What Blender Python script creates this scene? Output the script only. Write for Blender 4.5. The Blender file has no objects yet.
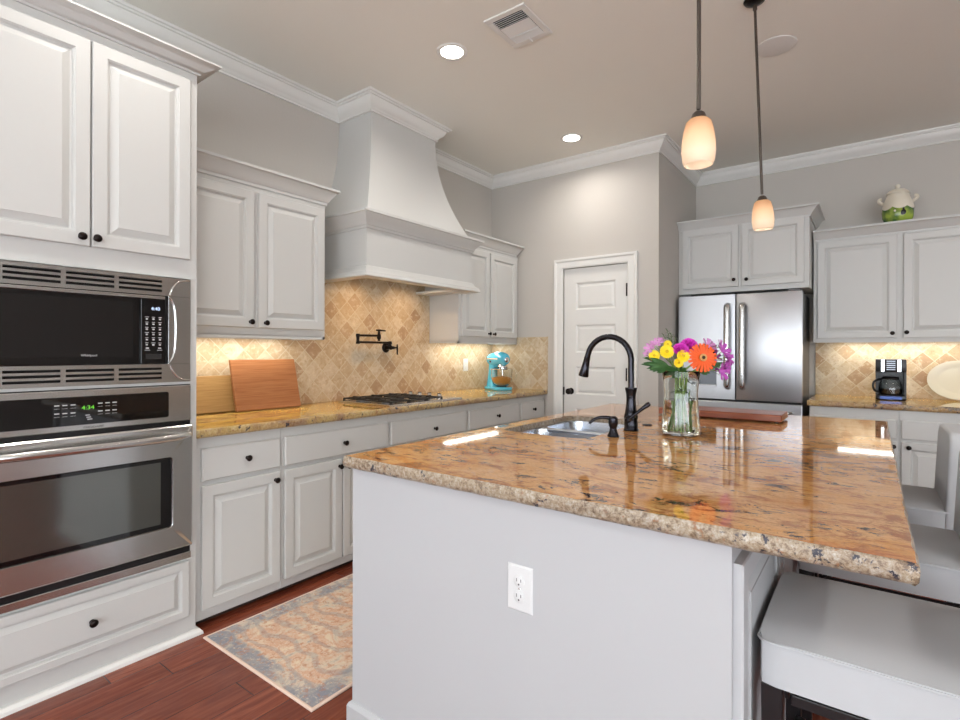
import bpy, bmesh, math, random
from mathutils import Vector, Matrix, noise

random.seed(7)
SC = bpy.context.scene
COL = SC.collection
V3 = Vector
PI = math.pi

# ------------------------------------------------------------------ camera, world, light, exposure
YAW = math.radians(36.763); ROLL = math.radians(0.165); FPX = 523.7
fw = V3((-math.sin(YAW), math.cos(YAW), 0)); r0 = V3((math.cos(YAW), math.sin(YAW), 0)); u0 = V3((0, 0, 1))
rt = r0 * math.cos(ROLL) + u0 * math.sin(ROLL); up = u0 * math.cos(ROLL) - r0 * math.sin(ROLL)
cam_d = bpy.data.cameras.new('camera'); cam = bpy.data.objects.new('camera', cam_d); COL.objects.link(cam)
M = Matrix((rt, up, -fw)).transposed().to_4x4(); M.translation = V3((3.074, 0, 1.271)); cam.matrix_world = M
cam_d.sensor_width = 36; cam_d.lens = FPX / 960 * 36
cam_d.shift_x = -0.6 / 960; cam_d.shift_y = -8.4 / 960; cam_d.clip_start = 0.02
SC.camera = cam

world = bpy.data.worlds.new('daylight'); SC.world = world; world.use_nodes = True
bgn = world.node_tree.nodes['Background']; bgn.inputs[0].default_value = (0.80, 0.90, 1.0, 1); bgn.inputs[1].default_value = 1.6
SC.view_settings.view_transform = 'Standard'; SC.view_settings.look = 'None'
SC.view_settings.gamma = 1; SC.view_settings.use_curve_mapping = False
SC.view_settings.exposure = 0.24


def area(name, loc, size, power, color, target=None, sy=None, spread=180, shape=None):
    l = bpy.data.lights.new(name, 'AREA'); l.energy = power; l.color = color; l.size = size
    l.shape = shape or ('RECTANGLE' if sy else 'SQUARE')
    if sy: l.size_y = sy
    l.spread = math.radians(spread)
    o = bpy.data.objects.new(name, l); COL.objects.link(o); o.location = loc
    d = (V3(target) - V3(loc)) if target else V3((0, 0, -1))
    o.rotation_euler = d.to_track_quat('-Z', 'Y').to_euler()
    return o


COOL = (0.90, 0.95, 1.0); WARM = (1.0, 0.80, 0.55); NEUT = (1.0, 0.95, 0.89)
# daylight fill: area lights added at unseen windows behind and right, tilted up
for wx in (1.4, 3.8, 6.2): area('window_fill_back', (wx, -3.42, 1.35), 2.2, 56, COOL, (wx, 0, 3.2), 2.0)
area('window_fill_right', (7.42, -1.5, 1.35), 3.2, 80, COOL, (3, -0.6, 3.0), 2.0)
CANS = [(1.115, 2.336), (1.111, 3.855), (1.115, 0.82), (2.6, -0.9), (4.6, 0.6), (4.6, 2.4), (4.4, 4.2), (1.1, -1.2), (5.8, -1.5)]
CAN_W = 5.5

# ------------------------------------------------------------------ object helpers
WL = {}


def empty(name, loc, label=None, cat=None, group=None):
    o = bpy.data.objects.new(name, None); COL.objects.link(o); o.location = loc; o.empty_display_size = 0.05
    WL[o] = V3(loc); tag(o, label, cat, group); return o


def tag(o, label=None, cat=None, group=None, kind=None):
    if label: o['label'] = label
    if cat: o['category'] = cat
    if group: o['group'] = group
    if kind: o['kind'] = kind
    return o


def grot(a):
    return Matrix.Rotation(a, 4, 'Z')


class MB:
    def __init__(s): s.bm = bmesh.new()

    def add(s, tb, mi=0):
        for f in tb.faces: f.material_index = mi
        me = bpy.data.meshes.new('t'); tb.to_mesh(me); tb.free(); s.bm.from_mesh(me); bpy.data.meshes.remove(me); return s

    def box(s, x0, x1, y0, y1, z0, z1, b=0, mi=0, seg=2, mat=None):
        tb = bmesh.new(); bmesh.ops.create_cube(tb, size=1)
        for v in tb.verts: v.co = V3(((x0 + x1) / 2 + v.co.x * (x1 - x0), (y0 + y1) / 2 + v.co.y * (y1 - y0), (z0 + z1) / 2 + v.co.z * (z1 - z0)))
        if b: bmesh.ops.bevel(tb, geom=tb.edges[:], offset=b, segments=seg, profile=.5, affect='EDGES')
        if mat: bmesh.ops.transform(tb, matrix=mat, verts=tb.verts)
        return s.add(tb, mi)

    def lathe(s, prof, c=(0, 0, 0), axis='z', n=32, mi=0, cap=True, mat=None):
        tb = bmesh.new(); rings = []
        for r, h in prof:
            if r < 1e-6: rings.append([tb.verts.new((0, 0, h))]); continue
            rings.append([tb.verts.new((r * math.cos(2 * PI * k / n), r * math.sin(2 * PI * k / n), h)) for k in range(n)])
        for a, b in zip(rings, rings[1:]):
            for k in range(n):
                k2 = (k + 1) % n
                if len(a) == 1 and len(b) == 1: continue
                if len(a) == 1: tb.faces.new((a[0], b[k2], b[k]))
                elif len(b) == 1: tb.faces.new((a[k], a[k2], b[0]))
                else: tb.faces.new((a[k], a[k2], b[k2], b[k]))
        if cap:
            if len(rings[0]) > 1: tb.faces.new(rings[0][::-1])
            if len(rings[-1]) > 1: tb.faces.new(rings[-1])
        if axis == 'x': bmesh.ops.transform(tb, matrix=Matrix.Rotation(PI / 2, 4, 'Y'), verts=tb.verts)
        if axis == 'y': bmesh.ops.transform(tb, matrix=Matrix.Rotation(-PI / 2, 4, 'X'), verts=tb.verts)
        if axis == '-y': bmesh.ops.transform(tb, matrix=Matrix.Rotation(PI / 2, 4, 'X'), verts=tb.verts)
        if mat: bmesh.ops.transform(tb, matrix=mat, verts=tb.verts)
        bmesh.ops.translate(tb, vec=V3(c), verts=tb.verts)
        bmesh.ops.recalc_face_normals(tb, faces=tb.faces)
        return s.add(tb, mi)

    def tube(s, pts, r, n=12, mi=0, smooth=0, sx=1.0):
        pts = [V3(p) for p in pts]
        rs = list(r) if isinstance(r, (list, tuple)) else [r] * len(pts)
        for _ in range(smooth):      # chaikin
            np_, nr = [pts[0]], [rs[0]]
            for i in range(len(pts) - 1):
                a, b = pts[i], pts[i + 1]; np_ += [a.lerp(b, .25), a.lerp(b, .75)]; nr += [rs[i] * .75 + rs[i + 1] * .25, rs[i] * .25 + rs[i + 1] * .75]
            np_.append(pts[-1]); nr.append(rs[-1]); pts, rs = np_, nr
        tb = bmesh.new(); rings = []; ref = None
        for i, p in enumerate(pts):
            t = (pts[min(i + 1, len(pts) - 1)] - pts[max(i - 1, 0)]).normalized()
            if ref is None: ref = V3((0, 0, 1)) if abs(t.z) < .9 else V3((1, 0, 0))
            a = t.cross(ref)
            if a.length < 1e-5: a = t.cross(V3((0, 1, 0)))
            a.normalize(); b = a.cross(t).normalized(); ref = b
            rings.append([tb.verts.new(p + (a * math.cos(2 * PI * k / n) * sx + b * math.sin(2 * PI * k / n)) * rs[i]) for k in range(n)])
        for A, B in zip(rings, rings[1:]):
            for k in range(n): tb.faces.new((A[k], A[(k + 1) % n], B[(k + 1) % n], B[k]))
        tb.faces.new(rings[0][::-1]); tb.faces.new(rings[-1])
        bmesh.ops.recalc_face_normals(tb, faces=tb.faces)
        return s.add(tb, mi)

    def panel(s, O, U, W, N, w, h, rings, mi=0):
        """concentric rectangles (inset, height) over a rectangle: raised panel doors"""
        O, U, W, N = V3(O), V3(U), V3(W), V3(N); tb = bmesh.new(); L = []
        for ins, ht in rings:
            L.append([tb.verts.new(O + U * a + W * b + N * ht) for a, b in ((ins, ins), (w - ins, ins), (w - ins, h - ins), (ins, h - ins))])
        for A, B in zip(L, L[1:]):
            for k in range(4): tb.faces.new((A[k], A[(k + 1) % 4], B[(k + 1) % 4], B[k]))
        tb.faces.new(L[-1]); tb.faces.new(L[0][::-1])
        bmesh.ops.recalc_face_normals(tb, faces=tb.faces)
        return s.add(tb, mi)

    def sweep(s, path, prof, side=1, closed=False, mi=0):
        """mitred moulding: profile (out, z) along an xy path; side=1 puts 'out' on the right of travel"""
        P = [V3((p[0], p[1], 0)) for p in path]; n = len(P); tb = bmesh.new(); rings = []
        for i in range(n):
            dprev = (P[i] - P[i - 1]).normalized() if (i > 0 or closed) else None
            dnext = (P[(i + 1) % n] - P[i]).normalized() if (i < n - 1 or closed) else None
            nr = [V3((d.y, -d.x, 0)) * side for d in (dprev, dnext) if d is not None]
            if len(nr) == 2:
                m = (nr[0] + nr[1]).normalized(); m = m / max(.2, m.dot(nr[0]))
            else: m = nr[0]
            rings.append([tb.verts.new(P[i] + m * o + V3((0, 0, z))) for o, z in prof])
        k = len(prof)
        prs = list(zip(rings, rings[1:])) + ([(rings[-1], rings[0])] if closed else [])
        for A, B in prs:
            for j in range(k): tb.faces.new((A[j], A[(j + 1) % k], B[(j + 1) % k], B[j]))
        if not closed: tb.faces.new(rings[0][::-1]); tb.faces.new(rings[-1])
        bmesh.ops.recalc_face_normals(tb, faces=tb.faces)
        return s.add(tb, mi)

    def prism(s, poly, z0, z1, mi=0, mat=None, b=0):
        tb = bmesh.new(); A = [tb.verts.new((x, y, z0)) for x, y in poly]; f = tb.faces.new(A)
        r = bmesh.ops.extrude_face_region(tb, geom=[f])
        bmesh.ops.translate(tb, vec=(0, 0, z1 - z0), verts=[v for v in r['geom'] if isinstance(v, bmesh.types.BMVert)])
        bmesh.ops.recalc_face_normals(tb, faces=tb.faces)
        if b: bmesh.ops.bevel(tb, geom=[e for e in tb.edges if abs(e.verts[0].co.z - e.verts[1].co.z) < 1e-6], offset=b, segments=2, profile=.5, affect='EDGES')
        if mat: bmesh.ops.transform(tb, matrix=mat, verts=tb.verts)
        return s.add(tb, mi)

    def raw(s, verts, faces, mi=0, mat=None):
        tb = bmesh.new(); vs = [tb.verts.new(v) for v in verts]
        for f in faces: tb.faces.new([vs[i] for i in f])
        if mat: bmesh.ops.transform(tb, matrix=mat, verts=tb.verts)
        return s.add(tb, mi)

    def build(s, name, mats, parent=None, smooth=None, recenter=True, weld=0):
        if weld: bmesh.ops.remove_doubles(s.bm, verts=s.bm.verts, dist=weld)
        me = bpy.data.meshes.new(name)
        s.bm.to_mesh(me); s.bm.free()
        n = len(me.vertices); c = V3((0, 0, 0))
        if n:
            lo = V3([min(v.co[i] for v in me.vertices) for i in range(3)]); hi = V3([max(v.co[i] for v in me.vertices) for i in range(3)])
            c = (lo + hi) / 2; c.z = lo.z
        if not recenter: c = V3((0, 0, 0))
        me.transform(Matrix.Translation(-c))
        for m in (mats if isinstance(mats, (list, tuple)) else [mats]): me.materials.append(m)
        o = bpy.data.objects.new(name, me); COL.objects.link(o)
        if parent is not None: o.parent = parent; o.location = c - WL[parent]
        else: o.location = c
        WL[o] = c
        if smooth is not None:
            me.polygons.foreach_set('use_smooth', [True] * len(me.polygons))
            me.set_sharp_from_angle(angle=math.radians(smooth))
        return o


def copy_tree(o, parent=None):
    c = o.copy(); COL.objects.link(c)
    if parent is not None: c.parent = parent
    for ch in list(o.children): copy_tree(ch, c)
    return c


def text(body, size, name, mat, parent, loc, X, Y, depth=.0006, align='CENTER', stretch=1.0):
    """lettering as a thin mesh: X = reading direction, Y = up of the letters"""
    cu = bpy.data.curves.new('t', 'FONT'); cu.body = body; cu.size = size; cu.extrude = depth; cu.align_x = align; cu.align_y = 'CENTER'; cu.resolution_u = 3
    ob = bpy.data.objects.new('t', cu); COL.objects.link(ob)
    dg = bpy.context.evaluated_depsgraph_get(); dg.update()
    me = bpy.data.meshes.new_from_object(ob.evaluated_get(dg)); bpy.data.objects.remove(ob); bpy.data.curves.remove(cu)
    X, Y = V3(X).normalized(), V3(Y).normalized(); Z = X.cross(Y)
    me.transform(Matrix.Scale(stretch, 4, (1, 0, 0)))
    me.transform(Matrix((X, Y, Z)).transposed().to_4x4())
    me.materials.clear(); me.materials.append(mat)
    o = bpy.data.objects.new(name, me); COL.objects.link(o); o.parent = parent; o.location = V3(loc) - WL[parent]; WL[o] = V3(loc)
    return o


# ------------------------------------------------------------------ materials
def srgb(*c):
    return tuple((x / 255 / 12.92 if x / 255 <= .04045 else ((x / 255 + .055) / 1.055) ** 2.4) for x in c) + (1,)


def P(name, col, rough=.5, metal=0, spec=.5, **k):
    m = bpy.data.materials.new(name); m.use_nodes = True; b = m.node_tree.nodes['Principled BSDF']
    b.inputs['Base Color'].default_value = col; b.inputs['Roughness'].default_value = rough; b.inputs['Metallic'].default_value = metal
    b.inputs['Specular IOR Level'].default_value = spec
    for a, v in k.items(): b.inputs[a.replace('_', ' ')].default_value = v
    return m


class NT:
    def __init__(s, m): s.t = m.node_tree; s.b = s.t.nodes['Principled BSDF']

    def n(s, typ, ins=None, **k):
        x = s.t.nodes.new(typ)
        for a, v in k.items(): setattr(x, a, v)
        for a, v in (ins or {}).items():
            if isinstance(v, bpy.types.NodeSocket): s.t.links.new(v, x.inputs[a])
            else: x.inputs[a].default_value = v
        return x

    def link(s, a, b): s.t.links.new(a, b)

    def coord(s, scale=(1, 1, 1), rot=(0, 0, 0), kind='Object', loc=(0, 0, 0)):
        if kind == 'World': src = s.n('ShaderNodeNewGeometry').outputs['Position']
        else: src = s.n('ShaderNodeTexCoord').outputs[kind]
        return s.n('ShaderNodeMapping', {'Vector': src, 'Scale': scale, 'Rotation': rot, 'Location': loc}).outputs[0]

    def noise(s, vec, scale, detail=3, rough=.5, dist=0):
        return s.n('ShaderNodeTexNoise', {'Vector': vec, 'Scale': scale, 'Detail': detail, 'Roughness': rough, 'Distortion': dist}).outputs[0]

    def ramp(s, fac, stops):
        r = s.n('ShaderNodeValToRGB', {'Fac': fac}); e = r.color_ramp.elements
        while len(e) < len(stops): e.new(.5)
        for x, (p, c) in zip(e, stops): x.position = p; x.color = c if len(c) == 4 else tuple(c) + (1,)
        return r.outputs[0]

    def mix(s, fac, a, b, mode='MIX'):
        x = s.n('ShaderNodeMix', data_type='RGBA', blend_type=mode)
        for i, v in ((0, fac), (6, a), (7, b)):
            if isinstance(v, bpy.types.NodeSocket): s.link(v, x.inputs[i])
            else: x.inputs[i].default_value = v
        return x.outputs[2]

    def math(s, op, a, b=0, c=0):
        x = s.n('ShaderNodeMath', operation=op)
        for i, v in ((0, a), (1, b), (2, c)):
            if isinstance(v, bpy.types.NodeSocket): s.link(v, x.inputs[i])
            else: x.inputs[i].default_value = v
        return x.outputs[0]

    def bump(s, h, strength=.2, dist=.01):
        x = s.n('ShaderNodeBump', {'Height': h, 'Strength': strength, 'Distance': dist}); s.link(x.outputs[0], s.b.inputs['Normal'])


def m_wall(name, col, bs=.12, sc=55):
    m = P(name, col, .85, spec=.2); t = NT(m); c = t.coord(kind='World')
    h = t.noise(c, sc, 4, .6); t.bump(h, bs, .004)
    v = t.noise(c, 1.3, 2); t.link(t.mix(t.math('MULTIPLY', v, .10), col, tuple(x * .8 for x in col[:3]) + (1,)), t.b.inputs['Base Color'])
    return m


M_WALL = m_wall('greige wall paint', srgb(196, 191, 184))
M_CEIL = m_wall('greige ceiling paint', srgb(238, 236, 228), .25, 70)
M_PAINT = P('cabinet paint', srgb(203, 203, 200), .38, spec=.4)
M_TRIM = P('trim paint', srgb(226, 225, 221), .4, spec=.4)
M_ISL = P('island paint', srgb(184, 185, 187), .45, spec=.3)
M_DARKGAP = P('dark recess', srgb(28, 26, 25), .9)
M_BRONZE = P('oil rubbed bronze', srgb(38, 32, 30), .3, .85)
M_BLACKMETAL = P('satin black metal', srgb(46, 45, 50), .16, .85)
M_BLACK = P('black plastic', srgb(18, 18, 20), .3)
M_GLOSS = P('black glass', srgb(10, 10, 12), .04, spec=.6)
M_CHROME = P('chrome', srgb(225, 225, 225), .08, 1)
M_WHITEP = P('white plastic', srgb(216, 217, 217), .35)
M_IRON = P('cast iron', srgb(24, 23, 23), .45)


def m_steel(name, col, rough=.24, stretch=(1, 60, 1), aniso=0.0):
    m = P(name, col, rough, 1); t = NT(m); c = t.coord(scale=stretch)
    n = t.noise(c, 8, 3, .6)
    t.link(t.n('ShaderNodeMapRange', {'Value': n, 'To Min': rough - .02, 'To Max': rough + .03}).outputs[0], t.b.inputs['Roughness'])
    return m


M_STEEL = m_steel('brushed stainless', srgb(204, 205, 204), .22, (1, 1, 12))
M_FRIDGE = m_steel('fridge stainless', srgb(192, 193, 196), .34, (2.2, 2.2, .25))
M_SINK = m_steel('sink steel', srgb(200, 205, 214), .2, (1, 40, 1))
M_GREYSIDE = P('grey painted steel', srgb(96, 97, 99), .45, .3)


def m_tile():
    m = P('travertine tile', srgb(205, 185, 150), .5, spec=.35); t = NT(m)
    pos = t.n('ShaderNodeNewGeometry').outputs['Position']; sp = t.n('ShaderNodeSeparateXYZ', {0: pos})
    h = t.math('ADD', sp.outputs[0], sp.outputs[1]); z = sp.outputs[2]   # walls run along x or along y
    D = .142
    a = t.math('DIVIDE', t.math('ADD', h, z), D); b = t.math('DIVIDE', t.math('SUBTRACT', h, z), D)
    ia, ib = t.math('FLOOR', a), t.math('FLOOR', b); fa, fb = t.math('FRACT', a), t.math('FRACT', b)
    ida = t.n('ShaderNodeCombineXYZ', {0: ia, 1: ib}).outputs[0]
    wn = t.n('ShaderNodeTexWhiteNoise', {'Vector': ida}, noise_dimensions='3D').outputs[0]
    base = t.ramp(wn, [(0, srgb(204, 190, 164)), (.25, srgb(212, 200, 178)), (.5, srgb(200, 182, 152)), (.80, srgb(192, 170, 140)), (.92, srgb(176, 148, 120)), (1, srgb(166, 136, 108))])
    off = t.n('ShaderNodeVectorMath', {0: pos, 1: t.n('ShaderNodeVectorMath', {0: ida, 1: (3.1, 5.7, 1.3)}, operation='MULTIPLY').outputs[0]}, operation='ADD').outputs[0]
    vein = t.noise(off, 11, 6, .7, .9)
    colr = t.mix(t.ramp(vein, [(.36, (.75, .75, .75)), (.62, (0, 0, 0))]), base, srgb(180, 152, 116))
    colr = t.mix(t.ramp(t.noise(off, 26, 5, .7, .5), [(.52, (0, 0, 0)), (.66, (.55, .55, .55))]), colr, srgb(226, 214, 190))
    colr = t.mix(t.ramp(t.noise(off, 50, 3, .6), [(.6, (0, 0, 0)), (.72, (.5, .5, .5))]), colr, srgb(150, 120, 88))
    ea = t.math('MINIMUM', fa, t.math('SUBTRACT', 1, fa)); eb = t.math('MINIMUM', fb, t.math('SUBTRACT', 1, fb))
    e = t.math('MINIMUM', ea, eb)
    g = t.n('ShaderNodeMapRange', {'Value': e, 'From Min': .012, 'From Max': .035}).outputs[0]
    t.link(t.mix(g, srgb(206, 194, 168), colr), t.b.inputs['Base Color'])
    t.bump(t.math('ADD', g, t.math('MULTIPLY', t.noise(off, 60, 3), .25)), .35, .003)
    return m


M_TILE = m_tile()


def m_granite(name, stretch, tint, edge=False, em=.88):
    m = P(name, srgb(200, 150, 100), .045 if not edge else .30, spec=.5); t = NT(m)
    sx, sy, sz = stretch
    def cc(k, loc=(0, 0, 0), extra=1.0):
        return t.coord(kind='World', scale=(sx * k, sy * k * extra, sz * k) if sy > sx else (sx * k * extra, sy * k, sz * k), loc=loc)
    c = cc(1); cw = t.coord(kind='World')
    A, B, Cc, D = tint
    col = t.ramp(t.noise(c, 1.4, 4, .6, .8), [(.28, A), (.42, B), (.55, Cc), (.70, D)])
    col = t.mix(t.ramp(t.noise(cc(1, (5, 2, 1)), 5, 6, .72, .8), [(.40, (0, 0, 0)), (.68, (.55, .55, .55))]), col, srgb(220, 178, 124))
    col = t.mix(t.ramp(t.noise(cc(1, (8, 1, 4)), 2.4, 5, .7, 1.2), [(.62, (0, 0, 0)), (.70, (.6, .6, .6))]), col, srgb(186, 168, 152))
    # brown smears and near-black flecks, clustered, drawn out along the stone's grain
    col = t.mix(t.ramp(t.noise(cc(1, (4, 9, 2)), 4.5, 7, .78, .9), [(.50, (0, 0, 0)), (.59, (.8, .8, .8))]), col, srgb(142, 82, 46))
    col = t.mix(t.ramp(t.noise(cw, 130, 3, .6), [(.36, (.3, .3, .3)), (.52, (0, 0, 0))]), col, srgb(132, 84, 50))
    dk = t.noise(cc(.8, (1, 3, 7), 1.0), 8, 8, .80, .7)
    clus = t.noise(cc(.8), 1.9, 4, .6, .8)
    dkm = t.math('MULTIPLY', t.ramp(dk, [(.545, (0, 0, 0)), (.575, (1, 1, 1))]), t.ramp(clus, [(.475, (.06, .06, .06)), (.54, (1, 1, 1))]))
    col = t.mix(dkm, col, srgb(54, 42, 46))
    if edge:
        n1 = t.noise(cw, 75, 5, .8, .3)
        sp = t.ramp(n1, [(.30, srgb(60, 54, 54)), (.42, srgb(112, 100, 86)), (.50, srgb(156, 144, 124)), (.58, srgb(170, 164, 152)), (.72, srgb(206, 202, 192))])
        col = t.mix(em, col, sp)
        col = t.mix(t.ramp(t.noise(t.coord(kind='World', loc=(3, 3, 3)), 34, 4, .7, .3), [(.60, (0, 0, 0)), (.66, (.9, .9, .9))]), col, srgb(150, 106, 74))
        col = t.mix(t.ramp(t.noise(cw, 24, 5, .72, .3), [(.59, (0, 0, 0)), (.63, (1, 1, 1))]), col, srgb(42, 40, 54))
        t.bump(t.noise(cw, 70, 4, .6), .6, .005)
    t.link(col, t.b.inputs['Base Color'])
    return m


TI = (srgb(182, 94, 30), srgb(200, 138, 68), srgb(208, 156, 98), srgb(176, 106, 52))
TY = (srgb(196, 138, 34), srgb(216, 174, 66), srgb(222, 188, 96), srgb(182, 124, 38))
M_GRAN = m_granite('island granite', (1.7, 3.0, 2), TI)
M_GRAN_E = m_granite('island granite rough edge', (1, 1, 1), TI, True)
M_GRANL = m_granite('golden granite', (3.4, 1.1, 2), TY)
M_GRANL_E = m_granite('golden granite edge', (1, 1, 1), TY, True, .5)
M_GRANR = m_granite('counter granite', (1.1, 3.4, 2), TY)


def m_wood(name, c1, c2, stretch, rough=.4, scale=6, kind='Object', dist=1.2):
    m = P(name, c1, rough, spec=.4); t = NT(m); c = t.coord(scale=stretch, kind=kind)
    n = t.noise(c, scale, 5, .62, dist); t.link(t.ramp(n, [(.3, c1), (.7, c2)]), t.b.inputs['Base Color']); return m


M_FRAME = P('black lacquered wood', srgb(26, 24, 26), .3)


def m_floor():
    m = P('cherry plank floor', srgb(110, 50, 35), .22, spec=.5); t = NT(m)
    pos = t.n('ShaderNodeNewGeometry').outputs['Position']; sp = t.n('ShaderNodeSeparateXYZ', {0: pos}); W = .125
    a = t.math('DIVIDE', sp.outputs[0], W); ia = t.math('FLOOR', a)
    r1 = t.n('ShaderNodeTexWhiteNoise', {'Vector': t.n('ShaderNodeCombineXYZ', {0: ia}).outputs[0]}).outputs[0]
    b = t.math('DIVIDE', t.math('ADD', sp.outputs[1], t.math('MULTIPLY', r1, 3.0)), 1.15); ib = t.math('FLOOR', b)
    idv = t.n('ShaderNodeCombineXYZ', {0: ia, 1: ib}).outputs[0]
    r2 = t.n('ShaderNodeTexWhiteNoise', {'Vector': idv}).outputs[0]
    v = t.n('ShaderNodeVectorMath', {0: t.coord(kind='World', scale=(9, .9, 1)), 1: t.n('ShaderNodeVectorMath', {0: idv, 1: (7.7, 3.3, 0)}, operation='MULTIPLY').outputs[0]}, operation='ADD').outputs[0]
    g = t.noise(v, 4, 6, .65, 1.2)
    col = t.ramp(g, [(.25, srgb(96, 44, 30)), (.5, srgb(132, 66, 45)), (.75, srgb(160, 90, 62))])
    col = t.mix(t.math('MULTIPLY', r2, .55), col, srgb(84, 36, 26))
    fa = t.math('FRACT', a); e = t.math('MINIMUM', fa, t.math('SUBTRACT', 1, fa)); fb = t.math('FRACT', b); e2 = t.math('MINIMUM', fb, t.math('SUBTRACT', 1, fb))
    gm = t.math('MINIMUM', t.n('ShaderNodeMapRange', {'Value': e, 'From Min': .0, 'From Max': .02}).outputs[0], t.n('ShaderNodeMapRange', {'Value': e2, 'From Min': .0, 'From Max': .003}).outputs[0])
    t.link(t.mix(gm, srgb(44, 18, 14), col), t.b.inputs['Base Color'])
    t.bump(t.math('ADD', gm, t.math('MULTIPLY', g, .3)), .15, .002); return m


M_FLOOR = m_floor()


def m_rug():
    m = P('faded oriental rug', srgb(200, 170, 140), .95, spec=.1); t = NT(m)
    c = t.coord(); sp = t.n('ShaderNodeSeparateXYZ', {0: c})
    n1 = t.noise(c, 7, 5, .7, .8); n2 = t.noise(c, 38, 4, .75)
    field = t.ramp(n1, [(.30, srgb(160, 158, 158)), (.42, srgb(222, 204, 180)), (.52, srgb(214, 172, 144)), (.62, srgb(228, 210, 184))])
    bord = t.ramp(n1, [(.36, srgb(144, 146, 154)), (.5, srgb(172, 166, 162)), (.62, srgb(216, 200, 180))])
    ax = t.math('ABSOLUTE', sp.outputs[0]); ay = t.math('ABSOLUTE', sp.outputs[1])
    d = t.math('MINIMUM', t.math('SUBTRACT', .39, ax), t.math('SUBTRACT', 1.15, ay))
    d = t.math('ADD', d, t.math('MULTIPLY', t.math('SUBTRACT', n2, .5), .05))
    bm_ = t.ramp(t.math('MULTIPLY', d, 4), [(.34, (1, 1, 1)), (.42, (0, 0, 0))])
    col = t.mix(bm_, field, bord)
    col = t.mix(t.ramp(n2, [(.52, (0, 0, 0)), (.64, (.7, .7, .7))]), col, srgb(188, 128, 98))
    col = t.mix(t.ramp(t.noise(c, 70, 3, .7), [(.55, (0, 0, 0)), (.66, (.6, .6, .6))]), col, srgb(226, 212, 192))
    # faded medallion rings
    wv = t.n('ShaderNodeTexWave', {'Vector': c, 'Scale': 3.2, 'Distortion': 9.0, 'Detail': 3.0}, wave_type='RINGS').outputs[1]
    col = t.mix(t.math('MULTIPLY', t.ramp(wv, [(.7, (0, 0, 0)), (.9, (.3, .3, .3))]), 1.0), col, srgb(136, 140, 150))
    t.link(col, t.b.inputs['Base Color']); t.bump(n2, .5, .004); return m


M_RUG = m_rug()
M_RUGEDGE = P('rug binding', srgb(226, 200, 182), .95)


def m_fabric(name, col, col2):
    m = P(name, col, .9, spec=.15); t = NT(m); c = t.coord()
    t.link(t.mix(t.math('MULTIPLY', t.noise(c, 5, 3), .5), col, col2), t.b.inputs['Base Color'])
    t.bump(t.noise(c, 420, 2), .18, .001); t.b.inputs['Sheen Weight'].default_value = .15; return m


M_FAB = m_fabric('light linen upholstery', srgb(190, 192, 195), srgb(172, 172, 172))


def emis(name, col, s):
    m = P(name, (0, 0, 0, 1), .5); b = m.node_tree.nodes['Principled BSDF']; b.inputs['Emission Color'].default_value = col; b.inputs['Emission Strength'].default_value = s; return m


M_LAMP = emis('lamp diffuser', (1, .95, .86, 1), 9)
M_LED_G = emis('green display digits', srgb(120, 240, 60), .8)
M_LED_W = emis('white display digits', srgb(200, 220, 255), 1.4)
M_PRINT = P('pale printing', srgb(190, 190, 190), .5)
M_PRINT_D = P('dark printing', srgb(70, 66, 62), .5)

# ------------------------------------------------------------------ room shell
YP = 4.297; XR = 1.677; YF = 5.42; ZC = 3.012; XE = 7.5; YB = -3.5; T = .12


def struct(name, mb, mat, **k):
    o = mb.build(name, mat, **k); o['kind'] = 'structure'; return o


struct('floor', MB().box(-T, XE + T, YB - T, YF + T, -.08, 0), M_FLOOR)
struct('ceiling', MB().box(-T, XE + T, YB - T, YF + T, ZC, ZC + .08), M_CEIL)
struct('wall_left', MB().box(-T, 0, YB, YF, 0, ZC), M_WALL)
D0, D1, DZ = .812, 1.416, 2.025       # pantry door opening
struct('wall_pantry', MB().box(0, D0 - .008, YP, YP + T, 0, ZC).box(D1 + .008, XR, YP, YP + T, 0, ZC).box(D0 - .008, D1 + .008, YP, YP + T, DZ + .008, ZC), M_WALL)
struct('wall_pantry_side', MB().box(XR - T, XR, YP + T, YF, 0, ZC), M_WALL)
struct('wall_back', MB().box(0, XE, YF, YF + T, 0, ZC), M_WALL)


def wall_with_windows(name, along, fixed0, fixed1, a0, a1, wins, z0, z1):
    mb = MB(); cur = a0

    def bx(p, q, zz0, zz1):
        if along == 'x': mb.box(p, q, fixed0, fixed1, zz0, zz1)
        else: mb.box(fixed0, fixed1, p, q, zz0, zz1)
    for (w0, w1) in wins:
        bx(cur, w0, 0, ZC); bx(w0, w1, 0, z0); bx(w0, w1, z1, ZC); cur = w1
    bx(cur, a1, 0, ZC)
    struct(name, mb, M_WALL)


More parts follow.
